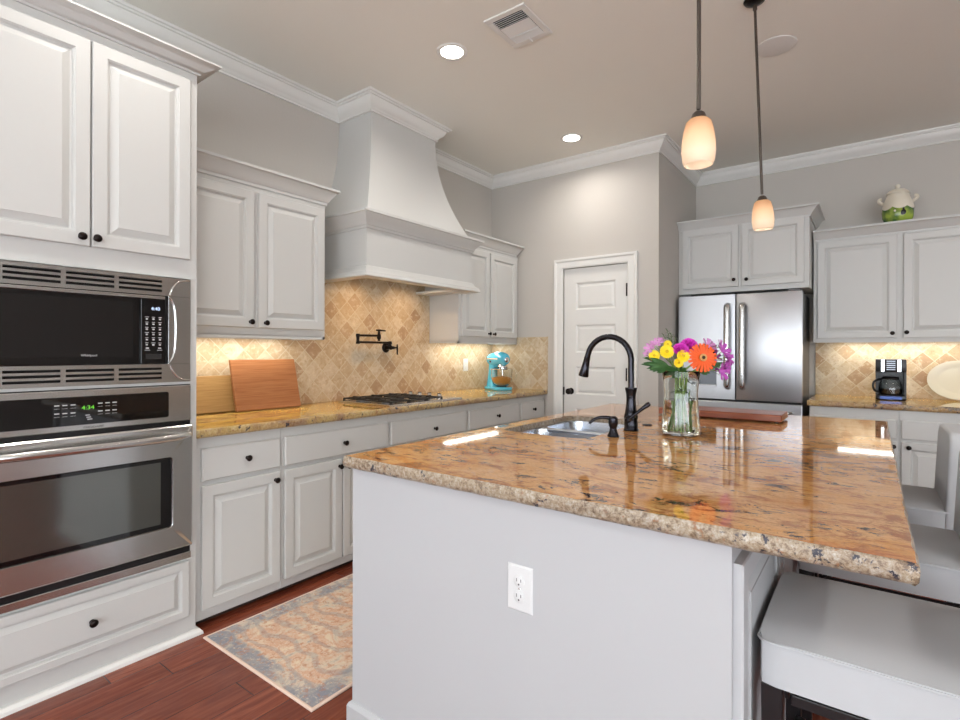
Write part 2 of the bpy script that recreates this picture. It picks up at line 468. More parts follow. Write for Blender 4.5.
WB = [(.3, 2.5), (2.7, 4.9), (5.1, 7.3)]; WR = [(-3.1, .1)]  # unseen openings, sized and placed for fill and reflections
wall_with_windows('wall_front', 'x', YB - T, YB, -T, XE + T, WB, .35, 2.35)
wall_with_windows('wall_right', 'y', XE, XE + T, YB, YF, WR, .35, 2.35)
M_GLASSW = P('window glass', (1, 1, 1, 1), 0, Transmission_Weight=1.0, IOR=1.0)
k = 1
for al, wins, f0 in (('x', WB, YB - T), ('y', WR, XE)):
    for (a, b) in wins:
        r = empty('window_%d' % k, ((a + b) / 2, f0 + T / 2, .35) if al == 'x' else (f0 + T / 2, (a + b) / 2, .35)); r['kind'] = 'structure'; k += 1
        fr = MB(); gl = MB()

        def bx(mb, p, q, z0, z1, d0, d1):
            if al == 'x': mb.box(p, q, f0 + d0, f0 + d1, z0, z1)
            else: mb.box(f0 + d0, f0 + d1, p, q, z0, z1)
        for p, q in ((a, a + .06), (b - .06, b), ((a + b) / 2 - .03, (a + b) / 2 + .03)): bx(fr, p, q, .35, 2.35, .03, .09)
        for z0, z1 in ((.35, .41), (2.29, 2.35), (1.33, 1.37)): bx(fr, a, b, z0, z1, .03, .09)
        bx(gl, a + .05, b - .05, .4, 2.3, .055, .061)
        fr.build('window_frame', M_TRIM, r); gl.build('pane', M_GLASSW, r)

# ceiling crown: cove profile (out, z)
CR = [(0, 2.905), (.013, 2.905), (.013, 2.915), (.006, 2.919), (.016, 2.926), (.020, 2.934), (.030, 2.940), (.044, 2.956), (.055, 2.980), (.056, 2.987), (.068, 2.989), (.071, 2.997), (.084, 2.998), (.086, ZC - .001), (0, ZC - .001)]
struct('trim_1', MB().sweep([(0, YB), (0, 2.408)], CR, 1), M_TRIM, smooth=35)
struct('trim_2', MB().sweep([(0, 3.064), (0, YP), (XR, YP), (XR, YF), (XE, YF), (XE, YB), (0, YB)], CR, 1), M_TRIM, smooth=35)
BB = [(0, 0.0), (.014, 0), (.014, .11), (.008, .125), (0, .125)]
struct('baseboard_pantry', MB().sweep([(.66, YP), (D0 - .1, YP)], BB, 1).sweep([(D1 + .1, YP), (XR, YP), (XR, 4.70)], BB, 1), M_TRIM)
struct('baseboard_right', MB().sweep([(4.22, YF), (XE, YF), (XE, YB), (0, YB), (0, .30)], BB, 1), M_TRIM)

# pantry door
dr = empty('door_1', ((D0 + D1) / 2, YP, 0)); dr['kind'] = 'structure'
fy = YP + .012
mb = MB().box(D0, D1, fy + .012, fy + .035, .008, DZ)
PX0, PX1 = .928, 1.306
zs = [(.055, .30), (.425, .67), (.795, 1.040 - .0), (1.17, 1.415), (1.545, 1.79)]
zs = [(.14, .385), (.515, .76), (.89, 1.14), (1.265, 1.515), (1.65, 1.895)]
mb.box(D0, PX0, fy, fy + .02, .008, DZ).box(PX1, D1, fy, fy + .02, .008, DZ)
edges = [.008] + [z for p in zs for z in p] + [DZ]
for i in range(0, len(edges), 2): mb.box(PX0, PX1, fy, fy + .02, edges[i], edges[i + 1])
for a, b in zs:
    mb.panel((PX0, fy + .014, a), (1, 0, 0), (0, 0, 1), (0, -1, 0), PX1 - PX0, b - a, [(0, 0), (0, .014), (.012, .004), (.016, .001), (.040, .011)])
mb.build('door_slab', M_TRIM, dr)
CS = [(0, 0), (0, -.014), (.012, -.018), (.055, -.018), (.066, -.026), (.084, -.026), (.088, 0)]
mb = MB()   # casing: profile swept round three sides in the wall plane
tb = bmesh.new(); rings = []
for (x, z, dx, dz) in ((D0 - .004, 0, -1, 0), (D0 - .004, DZ + .004, -1, 1), (D1 + .004, DZ + .004, 1, 1), (D1 + .004, 0, 1, 0)):
    rings.append([tb.verts.new((x + dx * o, YP + h, z + dz * o)) for o, h in CS])
for A, B in zip(rings, rings[1:]):
    for j in range(len(CS)): tb.faces.new((A[j], A[(j + 1) % len(CS)], B[(j + 1) % len(CS)], B[j]))
tb.faces.new(rings[0]); tb.faces.new(rings[-1]); bmesh.ops.recalc_face_normals(tb, faces=tb.faces)
mb.add(tb); mb.build('casing', M_TRIM, dr)
kx = .884
mb = MB().lathe([(.0, 0), (.028, 0), (.030, .004), (.026, .008), (.010, .010), (.009, .028), (.020, .034), (.028, .048), (.026, .060), (.014, .067), (0, .068)], (kx, fy, .915), '-y', 24)
mb.build('door_knob', M_BRONZE, dr, smooth=40)
for z in (1.80, 1.08, .25): MB().box(D1 - .014, D1 + .0035, fy - .003, fy + .004, z - .05, z + .05).tube([(D1 - .004, fy - .016, z - .055), (D1 - .004, fy - .016, z + .055)], .0095, 8).box(D1 - .006, D1 - .002, fy - .014, fy, z - .05, z + .05).build('hinge', M_BRONZE, dr)
MB().box(D0 - .0035, D0 + .005, fy - .014, fy + .01, .88, .95).build('latch_plate', M_BRONZE, dr)

# tiled splashbacks
TT = .012
struct('trim_3', MB().box(0, TT, 1.124, 2.042, .916, 1.345).box(0, TT, 2.042, 3.36, .916, 1.83).box(0, TT, 3.36, YP, .916, 1.345)
       .box(TT, .640, YP - TT, YP, .916, 1.41).box(.640, .652, YP - TT - .002, YP, .916, 1.413), M_TILE)
struct('trim_4', MB().box(2.68, 4.20, YF - TT, YF, .911, 1.36), M_TILE)

# ------------------------------------------------------------------ cabinetry
RING = [(0, 0), (0, .016), (.003, .020), (.048, .020), (.050, .0165), (.0525, .0165), (.057, .007), (.063, .006), (.066, .0075), (.088, .0175), (.0885, .0195), (.090, .0195)]
RING_S = [(0, 0), (0, .015), (.006, .020), (.008, .020)]
RING_N = [(0, 0), (0, .016), (.003, .020), (.030, .020), (.032, .0165), (.034, .0165), (.038, .007), (.043, .006), (.045, .0075), (.062, .0175), (.0625, .0195), (.064, .0195)]
X_, Y_, Z_ = V3((1, 0, 0)), V3((0, 1, 0)), V3((0, 0, 1))
KN = [(0, 0), (.0085, 0), (.0095, .002), (.006, .005), (.0055, .012), (.010, .016), (.0145, .021), (.015, .025), (.011, .029), (.006, .031), (0, .0315)]


def front(kind, parent, side, plane, a0, a1, z0, z1, knob=None, rings=None, mat=None):
    """door or drawer front. side 'x': faces +x at x=plane, a is y. side '-y': faces -y at y=plane, a is x."""
    mb = MB()
    if side == 'x': O, U, N = (plane, a0, z0), Y_, X_
    else: O, U, N = (a0, plane, z0), X_, -Y_
    mb.panel(O, U, Z_, N, a1 - a0, z1 - z0, rings or RING)
    d = mb.build(kind, mat or M_PAINT, parent)
    if knob:
        c = (plane + .02, knob[0], knob[1]) if side == 'x' else (knob[0], plane - .02, knob[1])
        MB().lathe(KN, c, 'x' if side == 'x' else '-y', 20).build('knob', M_BRONZE, d, smooth=40)
    return d


CC = [(0, 0), (.008, 0), (.010, .016), (.018, .022), (.024, .036), (.040, .058), (.050, .074), (.056, .080), (.066, .084), (.066, .098), (0, .098)]


def crown(parent, path, z, side=1, sc=1.0, zs_=1.0):
    MB().sweep(path, [(o * sc, z + h * zs_) for o, h in CC], side).build('crown_molding', M_PAINT, parent, smooth=35)


def carcass(mb, x0, x1, y0, y1, z0, z1): return mb.box(x0, x1, y0, y1, z0, z1, .0015, seg=1)


# tall oven cabinet
XT = .645; YT = 1.120; Y0T = .30
tc = empty('tall_oven_cabinet', (.33, .71, 0), 'tall white cabinet that houses the built-in microwave and oven, at the left edge', 'cabinet')
mb = MB()
carcass(mb, .002, XT, Y0T, YT, 1.588, 2.515)           # upper box
carcass(mb, .002, XT, Y0T, YT, 0, .352)
mb.box(.002, XT, 1.094, YT, .352, 1.588).box(.002, XT, Y0T, .326, .352, 1.588).box(.002, .03, .326, 1.094, .352, 1.588).box(.002, XT, .326, 1.094, 1.124, 1.136)
mb.build('carcass', M_PAINT, tc)
front('door', tc, 'x', XT, .721, 1.085, 1.672, 2.466, (.732, 1.703))
front('door', tc, 'x', XT, .340, .715, 1.672, 2.466, (.684, 1.703))
front('drawer', tc, 'x', XT, .340, 1.084, .100, .344, (.723, .224), rings=RING_N)
crown(tc, [(XT, Y0T), (XT, YT), (.002, YT)], 2.505, 1, 1.12, .50)
MB().sweep([(XT, Y0T), (XT, YT), (.62, YT)], [(0, 0), (.024, 0), (.022, .012), (.012, .024), (0, .026)], 1).build('shoe_molding', M_TRIM, tc)

# base cabinets along the left wall
XB = .610
FB = XB


def base_cab(y0, y1, label, drawer, doors, dk, doork, lastend=False):
    r = empty('base_cabinet', (.3, (y0 + y1) / 2, 0), label, 'cabinet', 'white base cabinets on the left wall')
    mb = MB(); carcass(mb, 0.002, XB, y0 + .0005, y1 - .0005, .034, .874); mb.box(.002, XB - .06, y0 + .001, y1 - .001, 0, .034); mb.build('carcass', M_PAINT, r)
    MB().box(XB - .059, XB - .045, y0 + .0005, y1 - .0005, 0, .0335).build('toe_kick', P('toe kick shade', srgb(60, 40, 32), .6), r)  # dark brown paints the shadow gap under the cabinet
    front('drawer', r, 'x', FB, drawer[0], drawer[1], .672, .822, dk, rings=RING_S)
    for d, kk in zip(doors, doork): front('door', r, 'x', FB, d[0], d[1], .082, .650, kk)
    return r


base_cab(1.121, 1.562, 'narrow white base cabinet with one drawer and one door, beside the oven tower', (1.155, 1.550), [(1.155, 1.550)], (1.368, .750), [(1.520, .612)])
base_cab(1.562, 2.315, 'white base cabinet with a wide drawer above two doors, partly behind the island corner', (1.577, 2.301), [(1.577, 1.944), (1.952, 2.301)], (1.957, .742), [(1.922, .612), (1.978, .606)])
base_cab(2.315, 3.115, 'white base cabinet directly under the gas cooktop', (2.327, 3.096), [(2.327, 2.708), (2.716, 3.096)], (2.736, .735), [(2.69, .61), (2.735, .61)])
base_cab(3.115, 3.845, 'white base cabinet with the drawer just right of the cooktop drawer', (3.133, 3.825), [(3.133, 3.475), (3.483, 3.825)], (3.504, .750), [(3.45, .61), (3.51, .61)])
base_cab(3.845, YP - .002, 'small white end base cabinet under the stand mixer, next to the pantry door wall', (3.869, 4.272), [(3.869, 4.272)], (4.07, .755), [(3.90, .61)])

# wall cabinets left of the hood
UZ0, UZ1 = 1.342, 2.185
ul = empty('wall_cabinet', (.17, 1.58, UZ0), 'white two-door wall cabinet between the oven tower and the range hood', 'cabinet')
mb = MB(); carcass(mb, .001, .33, 1.121, 2.042, UZ0 + .015, UZ1); mb.box(.312, .33, 1.121, 2.042, UZ0, UZ0 + .02); mb.box(.001, .33, 2.024, 2.042, UZ0, UZ0 + .02); mb.build('carcass', M_PAINT, ul)
front('door', ul, 'x', .33, 1.150, 1.566, 1.400, 2.150, (1.540, 1.430))
front('door', ul, 'x', .33, 1.590, 2.022, 1.400, 2.150, (1.628, 1.428))
crown(ul, [(.33, 1.121), (.33, 2.042), (0.001, 2.042)], 2.180, 1)
MB().box(.10, .16, 1.20, 1.95, UZ0 + .009, UZ0 + .0149).build('light_strip', M_LAMP, ul)

# wall cabinet right of the hood
ur = empty('wall_cabinet', (.17, 3.8, UZ0), 'white two-door wall cabinet right of the range hood, above the stand mixer', 'cabinet')
mb = MB(); carcass(mb, .001, .33, 3.365, 4.245, UZ0 + .015, UZ1); mb.box(.312, .33, 3.365, 4.245, UZ0, UZ0 + .02); mb.box(.001, .33, 3.365, 3.383, UZ0, UZ0 + .02).box(.001, .33, 4.227, 4.245, UZ0, UZ0 + .02); mb.box(.001, .31, 4.245, YP - .001, UZ0, UZ1); mb.build('carcass', M_PAINT, ur)
front('door', ur, 'x', .33, 3.395, 3.782, 1.400, 2.150, (3.765, 1.430))
front('door', ur, 'x', .33, 3.802, 4.225, 1.400, 2.150, (3.838, 1.428))
crown(ur, [(.33, 3.365), (.33, 4.228), (0.001, 4.228)], 2.180, 1)
MB().box(.10, .16, 3.42, 4.20, UZ0 + .009, UZ0 + .0149).build('light_strip', M_LAMP, ur)

# right wall (behind the fridge wall) cabinets
YFC = 4.85
fc = empty('wall_cabinet', (2.18, 5.13, 1.785), 'deep white two-door cabinet above the stainless refrigerator', 'cabinet')
mb = MB(); carcass(mb, XR + .001, 2.678, YFC, YF - .001, 1.785, 2.375); mb.build('carcass', M_PAINT, fc)
front('door', fc, '-y', YFC, 1.712, 2.170, 1.828, 2.345, (2.140, 1.885))
front('door', fc, '-y', YFC, 2.196, 2.645, 1.828, 2.345, (2.236, 1.880))
crown(fc, [(XR + .001, YFC), (2.678, YFC), (2.678, YF - .001)], 2.345, 1, 1.0, .85)
YUR = 5.07
MB_ = MB
rc = empty('wall_cabinet', (3.24, 5.24, 1.352), 'white two-door wall cabinet above the coffee maker, with a cookie jar on top', 'cabinet')
mb = MB(); carcass(mb, 2.690, 3.80, YUR, YF - .001, 1.368, 2.200); mb.box(2.690, 3.80, YUR, YUR + .018, 1.352, 1.37); mb.build('carcass', M_PAINT, rc)
front('door', rc, '-y', YUR, 2.718, 3.226, 1.385, 2.165, (3.198, 1.420))
front('door', rc, '-y', YUR, 3.264, 3.775, 1.385, 2.165, (3.282, 1.425))
MB().sweep([(2.690, YUR), (3.80, YUR), (3.80, YF - .001)], [(o, 2.176 + h * .80) for o, h in CC], 1).build('crown_molding', M_PAINT, rc, smooth=35)
MB().box(2.85, 3.65, YF - .16, YF - .10, 1.360, 1.3675).build('light_strip', M_LAMP, rc)
YLR = 4.700
for (x0, x1, lab, da, db, kd, ko) in (
        (2.695, 3.227, 'white base cabinet under the coffee maker, next to the refrigerator', 2.727, 3.215, 3.197, 2.97),
        (3.227, 3.80, 'white base cabinet partly hidden behind the counter stools, right of the coffee maker cabinet', 3.240, 3.770, 3.280, 3.50)):
    r = empty('base_cabinet', ((x0 + x1) / 2, 5.05, 0), lab, 'cabinet', 'white base cabinets on the refrigerator wall')
    mb = MB(); carcass(mb, x0 + .0005, x1 - .0005, YLR, YF - .001, .10, .868); mb.box(x0 + .001, x1 - .001, YLR + .07, YF - .001, 0, .10); mb.build('carcass', M_PAINT, r)
    front('drawer', r, '-y', YLR, da, db, .668, .800, None if x0 > 3 else None, rings=RING_S)
    front('door', r, '-y', YLR, da, db, .13, .650, (kd, .615))


# ------------------------------------------------------------------ worktops
def slab(outer, inner, z0, z1, top_m, edge_m, name, rough=.004, seed=1, dx=.012):
    """stone slab with a chiselled edge; outer/inner are closed xy loops; outer carries (x, y, rough?)"""
    def dens(loop):
        out = []
        for i in range(len(loop)):
            a, b = V3(loop[i][:2] + (0,)), V3(loop[(i + 1) % len(loop)][:2] + (0,)); n = max(1, int((b - a).length / dx))
            rgh = loop[i][2] if len(loop[i]) > 2 else 1
            for j in range(n): out.append((a.lerp(b, j / n), (b - a).normalized(), rgh))
        return out
    bm = bmesh.new(); pts = dens(outer); lv = []
    hs = [0, .18, .42, .68, .88, 1.0]; ins = [.006, .001, -.001, -.0005, .001, .0045]
    for li, (h, inn) in enumerate(zip(hs, ins)):
        row = []
        for p, t, rg in pts:
            nrm = V3((t.y, -t.x, 0)); nz = noise.noise(V3((p.x * 20, p.y * 20, h * 1.6 + seed))) * rough + noise.noise(V3((p.x * 60, p.y * 60, h * 4 + seed))) * rough * .35
            q = p + nrm * (-inn + nz * rg * (1 if 0 < li < 5 else .8)); row.append(bm.verts.new((q.x, q.y, z0 + (z1 - z0) * h)))
        lv.append(row)
    n = len(pts)
    for A, B in zip(lv, lv[1:]):
        for k in range(n):
            f = bm.faces.new((A[k], A[(k + 1) % n], B[(k + 1) % n], B[k])); f.material_index = 1; f.smooth = True
    def cap(row, z, flip):
        es = []
        for k in range(len(row)): es.append(bm.edges.get((row[k], row[(k + 1) % len(row)])) or bm.edges.new((row[k], row[(k + 1) % len(row)])))
        return es
    e_top = cap(lv[-1], z1, 0); e_bot = cap(lv[0], z0, 1)
    if inner:
        gx = sum(p[0] for p in inner) / len(inner); gy = sum(p[1] for p in inner) / len(inner)
        wide = [(x + (.03 if x > gx else -.03), y + (.03 if y > gy else -.03)) for x, y in inner]
        it = [bm.verts.new((x, y, z1)) for x, y in inner]; im = [bm.verts.new((x, y, z1 - .026)) for x, y in inner]
        iw = [bm.verts.new((x, y, z1 - .026)) for x, y in wide]; ib = [bm.verts.new((x, y, z0)) for x, y in wide]
        m = len(inner)
        for A, B in ((it, im), (im, iw), (iw, ib)):
            for k in range(m):
                f = bm.faces.new((A[k], A[(k + 1) % m], B[(k + 1) % m], B[k])); f.material_index = 1
        e_top += [bm.edges.get((it[k], it[(k + 1) % m])) for k in range(m)]; e_bot += [bm.edges.get((ib[k], ib[(k + 1) % m])) for k in range(m)]
    for es in (e_top, e_bot):
        r = bmesh.ops.triangle_fill(bm, edges=es, use_beauty=True)
        for f in r['geom']:
            if isinstance(f, bmesh.types.BMFace): f.material_index = 0
    bmesh.ops.recalc_face_normals(bm, faces=bm.faces)
    mb = MB(); mb.bm.free(); mb.bm = bm
    return mb.build(name, [top_m, edge_m])


def rrect(x0, x1, y0, y1, r, n=8):
    out = []
    for cx, cy, a0 in ((x1 - r, y1 - r, 0), (x0 + r, y1 - r, 90), (x0 + r, y0 + r, 180), (x1 - r, y0 + r, 270)):
        for k in range(n + 1):
            a = math.radians(a0 + 90 * k / n); out.append((cx + r * math.cos(a), cy + r * math.sin(a)))
    return out


IX0, IX1, IY0, IY1 = 1.632, 3.139, 1.150, 3.45
SKX0, SKX1, SKY0, SKY1 = 1.720, 2.138, 1.958, 2.668
o = slab([(IX0, IY0), (IX1, IY0), (IX1, IY1), (IX0, IY1)], rrect(SKX0, SKX1, SKY0, SKY1, .06), .876, .915, M_GRAN, M_GRAN_E, 'island_countertop', .0045)
tag(o, 'polished orange-gold granite slab with a rough chiselled edge, on the island', 'countertop')
o = slab([(.002, 1.1225, 0), (.648, 1.1225), (.648, YP - .001, 0), (.002, YP - .001, 0)], None, .875, .915, M_GRANL, M_GRANL_E, 'countertop', .003, 3)
tag(o, 'golden granite worktop along the left wall, under the hood and wall cabinets', 'countertop')
o = slab([(2.680, YLR - .03), (3.83, YLR - .03), (3.83, YF - .001, 0), (2.680, YF - .001)], None, .869, .910, M_GRANR, M_GRANL_E, 'countertop', .003, 5)
tag(o, 'granite worktop on the refrigerator wall, carrying the coffee maker', 'countertop')

# ------------------------------------------------------------------ island
BX0, BX1, BY0, BY1 = 1.641, 2.842, 1.185, 3.40
isl = empty('kitchen_island', ((BX0 + BX1) / 2, (BY0 + BY1) / 2, 0), 'large white island with plain panelled front, under the orange granite slab', 'island')
mb = MB().box(BX0, BX1, BY0, BY0 + .02, 0, .8755).box(BX0, BX1, BY1 - .02, BY1, 0, .8755).box(BX0, BX0 + .02, BY0 + .02, BY1 - .02, 0, .8755).box(BX1 - .02, BX1, BY0 + .02, BY1 - .02, 0, .8755).box(BX0 + .02, BX1 - .02, BY0 + .02, BY1 - .02, .05, .07)
mb.box(2.17, 2.19, BY0 + .02, BY1 - .02, .07, .8)
mb.build('body', M_ISL, isl)
MB().sweep([(BX0, BY0), (BX1, BY0), (BX1, BY1), (BX0, BY1)], [(0, 0), (.014, 0), (.014, .052), (.009, .062), (.003, .066), (0, .066)], 1, closed=True).build('baseboard', M_ISL, isl)
for a, b in ((1.200, 1.725), (1.740, 2.265), (2.280, 2.805), (2.820, 3.345)):
    front('door', isl, 'x', BX1, a, b, .10, .828, None, mat=M_ISL)

# duplex outlet on the island front
oy = BY0
out = empty('wall_outlet', (2.324, oy, .58), 'white duplex power outlet on the front panel of the island', 'outlet')


def outlet_parts(root, cx, y, cz, w, h):
    MB().panel((cx - w / 2, y, cz - h / 2), X_, Z_, -Y_, w, h, [(0, 0), (0, .002), (.004, .006), (.005, .006)]).build('cover_plate', M_WHITEP, root)
    for s in (-1, 1):
        z = cz + s * .0205
        f = MB().lathe([(0, 0), (.0168, 0), (.0168, .0025), (.0155, .0032), (0, .0032)], (cx, y - .006, z), '-y', 28).build('receptacle', M_WHITEP, root, smooth=30)
        m = MB(); m.box(cx - .0075, cx - .0055, y - .0095, y - .0090, z - .001, z + .008); m.box(cx + .0055, cx + .0075, y - .0095, y - .0090, z - .001, z + .007)
        m.lathe([(0, 0), (.0026, 0), (.0026, .0005), (0, .0005)], (cx, y - .009, z - .008), '-y', 12); m.build('slot', P('slot grey', srgb(84, 84, 86), .6), f)
    MB().lathe([(0, 0), (.003, 0), (.002, .001), (0, .001)], (cx, y - .006, cz), '-y', 10).build('screw', M_CHROME, root)


outlet_parts(out, 2.324, oy, .640, .078, .122)

# sink
def bowl(mb, x0, x1, y0, y1, zt, depth, r=.07):
    n = 8; rings = []
    tb = bmesh.new()
    for ins, z in ((-.018, zt), (0, zt), (.002, zt - .01), (.006, zt - depth + .05), (.016, zt - depth + .02), (.045, zt - depth), (.13, zt - depth - .004)):
        rr = max(.02, r - ins * .6); rings.append([tb.verts.new((x, y, z)) for x, y in rrect(x0 + ins, x1 - ins, y0 + ins, y1 - ins, min(rr, (x1 - x0) / 2 - ins - .001), n)])
    m = len(rings[0])
    for A, B in zip(rings, rings[1:]):
        for k in range(m): tb.faces.new((A[k], A[(k + 1) % m], B[(k + 1) % m], B[k]))
    tb.faces.new(rings[-1]); bmesh.ops.recalc_face_normals(tb, faces=tb.faces)
    for f in tb.faces: f.normal_flip()
    mb.add(tb)


sk = empty('double_bowl_sink', (1.93, 2.32, .68), 'stainless double bowl sink set under the island granite', 'sink')
for (a, b) in ((1.966, 2.290), (2.322, 2.660)):
    m = MB(); bowl(m, 1.728, 2.130, a, b, .888, .20); o = m.build('bowl', M_SINK, sk, smooth=60)
    MB().lathe([(0, 0), (.04, 0), (.042, .003), (.03, .004), (.028, .001), (0, .001)], (1.93, (a + b) / 2, .6845), 'z', 24).build('drain', M_CHROME, o, smooth=40)
MB().box(1.728, 2.130, 2.286, 2.326, .872, .8885, .004).build('divider', M_SINK, sk)

# faucet
FX, FY = 2.200, 2.31
fa = empty('kitchen_faucet', (FX, FY, .915), 'tall dark bronze gooseneck pull-down faucet behind the sink', 'faucet')
MB().lathe([(0, 0), (.033, 0), (.034, .004), (.030, .010), (.029, .05), (.031, .065), (.026, .085), (.0225, .11), (.0205, .14), (.0215, .165), (.026, .188), (.026, .195), (0, .195)], (FX, FY, .9152), 'z', 32).build('faucet_body', M_BLACKMETAL, fa, smooth=40)
pts = [(FX, FY, 1.10), (FX, FY, 1.24)]
R = .107
for k in range(1, 15):
    a = PI * k / 14 * .94; pts.append((FX - R + R * math.cos(a), FY - .0, 1.235 + R * math.sin(a)))
e = V3(pts[-1]); d = (V3(pts[-1]) - V3(pts[-2])).normalized()
pts.append(e + d * .012)
MB().tube(pts, .0135, 16).build('spout', M_BLACKMETAL, fa, smooth=60)
e = e + d * .010
d = V3((-.22, 0, -.975)).normalized()
MB().tube([e, e + d * .006, e + d * .008, e + d * .05, e + d * .088, e + d * .094], [.0150, .0152, .0145, .0185, .0245, .0225], 24).build('spray_head', M_BLACKMETAL, fa, smooth=50)
# side lever: hub on the near side, handle up to the far right
hub = V3((FX + .0, FY - .024, .985))
MB().tube([V3((FX, FY - .005, .978)), V3((FX, FY - .040, .968)), V3((FX, FY - .046, .966))], [.017, .015, .010], 16).build('lever_hub', M_BLACKMETAL, fa, smooth=50)
MB().tube([V3((FX - .0, FY - .046, .964)), V3((FX + .022, FY - .040, .985)), V3((FX + .062, FY - .020, 1.022)), V3((FX + .080, FY - .010, 1.038)), V3((FX + .088, FY - .006, 1.044))], [.007, .0065, .008, .012, .008], 14, smooth=1).build('lever', M_BLACKMETAL, fa, smooth=50)

sd = empty('soap_dispenser', (2.205, 2.095, .915), 'short dark bronze soap pump left of the tall faucet', 'soap dispenser')
MB().lathe([(0, 0), (.024, 0), (.025, .003), (.019, .016), (.015, .030), (.014, .038), (.018, .046), (.020, .060), (.0185, .078), (.010, .086), (0, .087)], (2.205, 2.095, .9152), 'z', 24).build('pump_body', M_BLACKMETAL, sd, smooth=40)
MB().tube([(2.205, 2.095, .990), (2.180, 2.085, .996), (2.150, 2.070, .994), (2.128, 2.055, .982), (2.118, 2.050, .968)], [.010, .008, .007, .0065, .0055], 12, smooth=2).build('nozzle', M_BLACKMETAL, sd, smooth=50)
o = MB().lathe([(0, 0), (.024, 0), (.024, .003), (.020, .0055), (.009, .0065), (0, .0065)], (2.199, 2.525, .9152), 'z', 24).build('hole_cover', M_BLACKMETAL, smooth=40)
tag(o, 'small flat dark disc on the granite between faucet and vase', 'hole cover')

# ------------------------------------------------------------------ range hood
hd = empty('range_hood', (.27, 2.75, 1.745), 'large white flared plaster range hood reaching the ceiling above the cooktop', 'range hood')
AX, AY0, AY1 = .500, 2.232, 3.320
mb = MB().box(AX - .02, AX, AY0, AY1, 1.765, 2.16).box(.001, AX - .02, AY0, AY0 + .02, 1.765, 2.16).box(.001, AX - .02, AY1 - .02, AY1, 1.765, 2.16).box(.001, AX - .02, AY0 + .02, AY1 - .02, 2.0, 2.16)
mb.box(.001, AX - .04, AY1 - .13, AY1 + .04, 1.748, 1.768).box(.001, AX - .04, AY0 + .0, AY0 + .05, 1.748, 1.768)
mb.build('apron', M_PAINT, hd)
MB().sweep([(.001, AY0), (AX, AY0), (AX, AY1), (.365, AY1)], [(-.04, 1.745), (.052, 1.745), (.054, 1.752), (.048, 1.760), (.044, 1.776), (.020, 1.792), (.012, 1.812), (.004, 1.818), (0, 1.82), (-.04, 1.82)], 1).build('bottom_molding', M_PAINT, hd, smooth=35)
MB().sweep([(.001, AY0), (AX, AY0), (AX, AY1), (.345, AY1)], [(0, 2.055), (.008, 2.060), (.010, 2.072), (.018, 2.078), (.022, 2.092), (.040, 2.110), (.058, 2.132), (.064, 2.142), (.074, 2.146), (.074, 2.162), (0, 2.170)], 1).build('cornice', M_PAINT, hd, smooth=35)
# flared chimney
tb = bmesh.new(); rows = []
NV = 28
for i in range(NV + 1):
    t = i / NV; z = 2.160 + (2.96 - 2.160) * t
    s = min(1.0, t / .93); f = (1 - s) ** 2.1
    dd = .340 + (.498 - .340) * f; ya = 2.408 - (2.408 - 2.236) * f; yb = 3.062 + (3.312 - 3.062) * f
    rows.append([tb.verts.new(p) for p in ((.001, ya, z), (dd, ya, z), (dd, yb, z), (.001, yb, z))])
for A, B in zip(rows, rows[1:]):
    for k in range(4): tb.faces.new((A[k], A[(k + 1) % 4], B[(k + 1) % 4], B[k]))
tb.faces.new(rows[0]); tb.faces.new(rows[-1]); bmesh.ops.recalc_face_normals(tb, faces=tb.faces)
MB().add(tb).build('chimney', M_PAINT, hd, smooth=35)
MB().sweep([(.001, 2.408), (.340, 2.408), (.340, 3.062), (.001, 3.062)], [(o_ * 1.08, z_) for o_, z_ in CR], 1).build('crown_molding', M_TRIM, hd, smooth=35)
MB().box(.08, .46, 2.30, 3.16, 1.90, 1.93).build('liner', M_STEEL, hd)
for y in (2.50, 3.00): MB().lathe([(0, 0), (.035, 0), (.035, .006), (0, .006)], (.30, y, 1.893), 'z', 20).build('hood_lamp', M_LAMP, hd)
area('hood_light', (.30, 2.50, 1.89), .10, 1.3, (1, .66, .36), (.12, 2.50, 1.2), shape='DISK', spread=110); area('hood_light', (.30, 3.00, 1.89), .10, 1.3, (1, .66, .36), (.12, 3.0, 1.2), shape='DISK', spread=110)
area('under_cabinet_light', (.13, 1.575, 1.349), .05, 1.0, (1, .93, .80), sy=.75, spread=170)
area('under_cabinet_light', (.13, 3.81, 1.349), .05, 1.0, (1, .93, .80), sy=.76, spread=170)
area('under_cabinet_light', (3.25, YF - .13, 1.359), .80, 1.2, (1, .93, .80), sy=.05, spread=170)

# ------------------------------------------------------------------ built-in microwave
XF = XT
mw = empty('microwave_oven', (XF, .71, 1.136), 'built-in microwave with black door and stainless vented trim, above the wall oven', 'microwave')
mb = MB()
tz = [1.136, 1.584]
# trim frame: rails with three groups of vent slots above and below the door
mb.box(XF - .30, XF - .02, .345, 1.075, 1.15, 1.57)
mb.build('housing', M_DARKGAP, mw)
mb = MB()
groups = [(.395, .625), (.645, .805), (.820, .945)]
groups = [(.465, .630), (.648, .800), (.815, .945)]
groups = [(.345, .447), (.462, .625), (.641, .797), (.813, .972)]
for (za, zb) in ((1.505, 1.584), (1.136, 1.214)):
    ncell = 3; h = zb - za
    prev = .330
    for g0, g1 in groups:
        mb.box(XF, XF + .012, prev, g0, za, zb); prev = g1
        edges = [za, za + .014]
        zc = za + .012
        pitch = (h - .020) / 3
        cur = za
        for j in range(3):
            s0 = za + .010 + j * pitch + pitch * .26; s1 = s0 + pitch * .50
            mb.box(XF, XF + .012, g0, g1, cur, s0); cur = s1
        mb.box(XF, XF + .012, g0, g1, cur, zb)
    mb.box(XF, XF + .012, prev, 1.088, za, zb)
mb.box(XF, XF + .012, .998, 1.088, 1.214, 1.505, .001, seg=1)
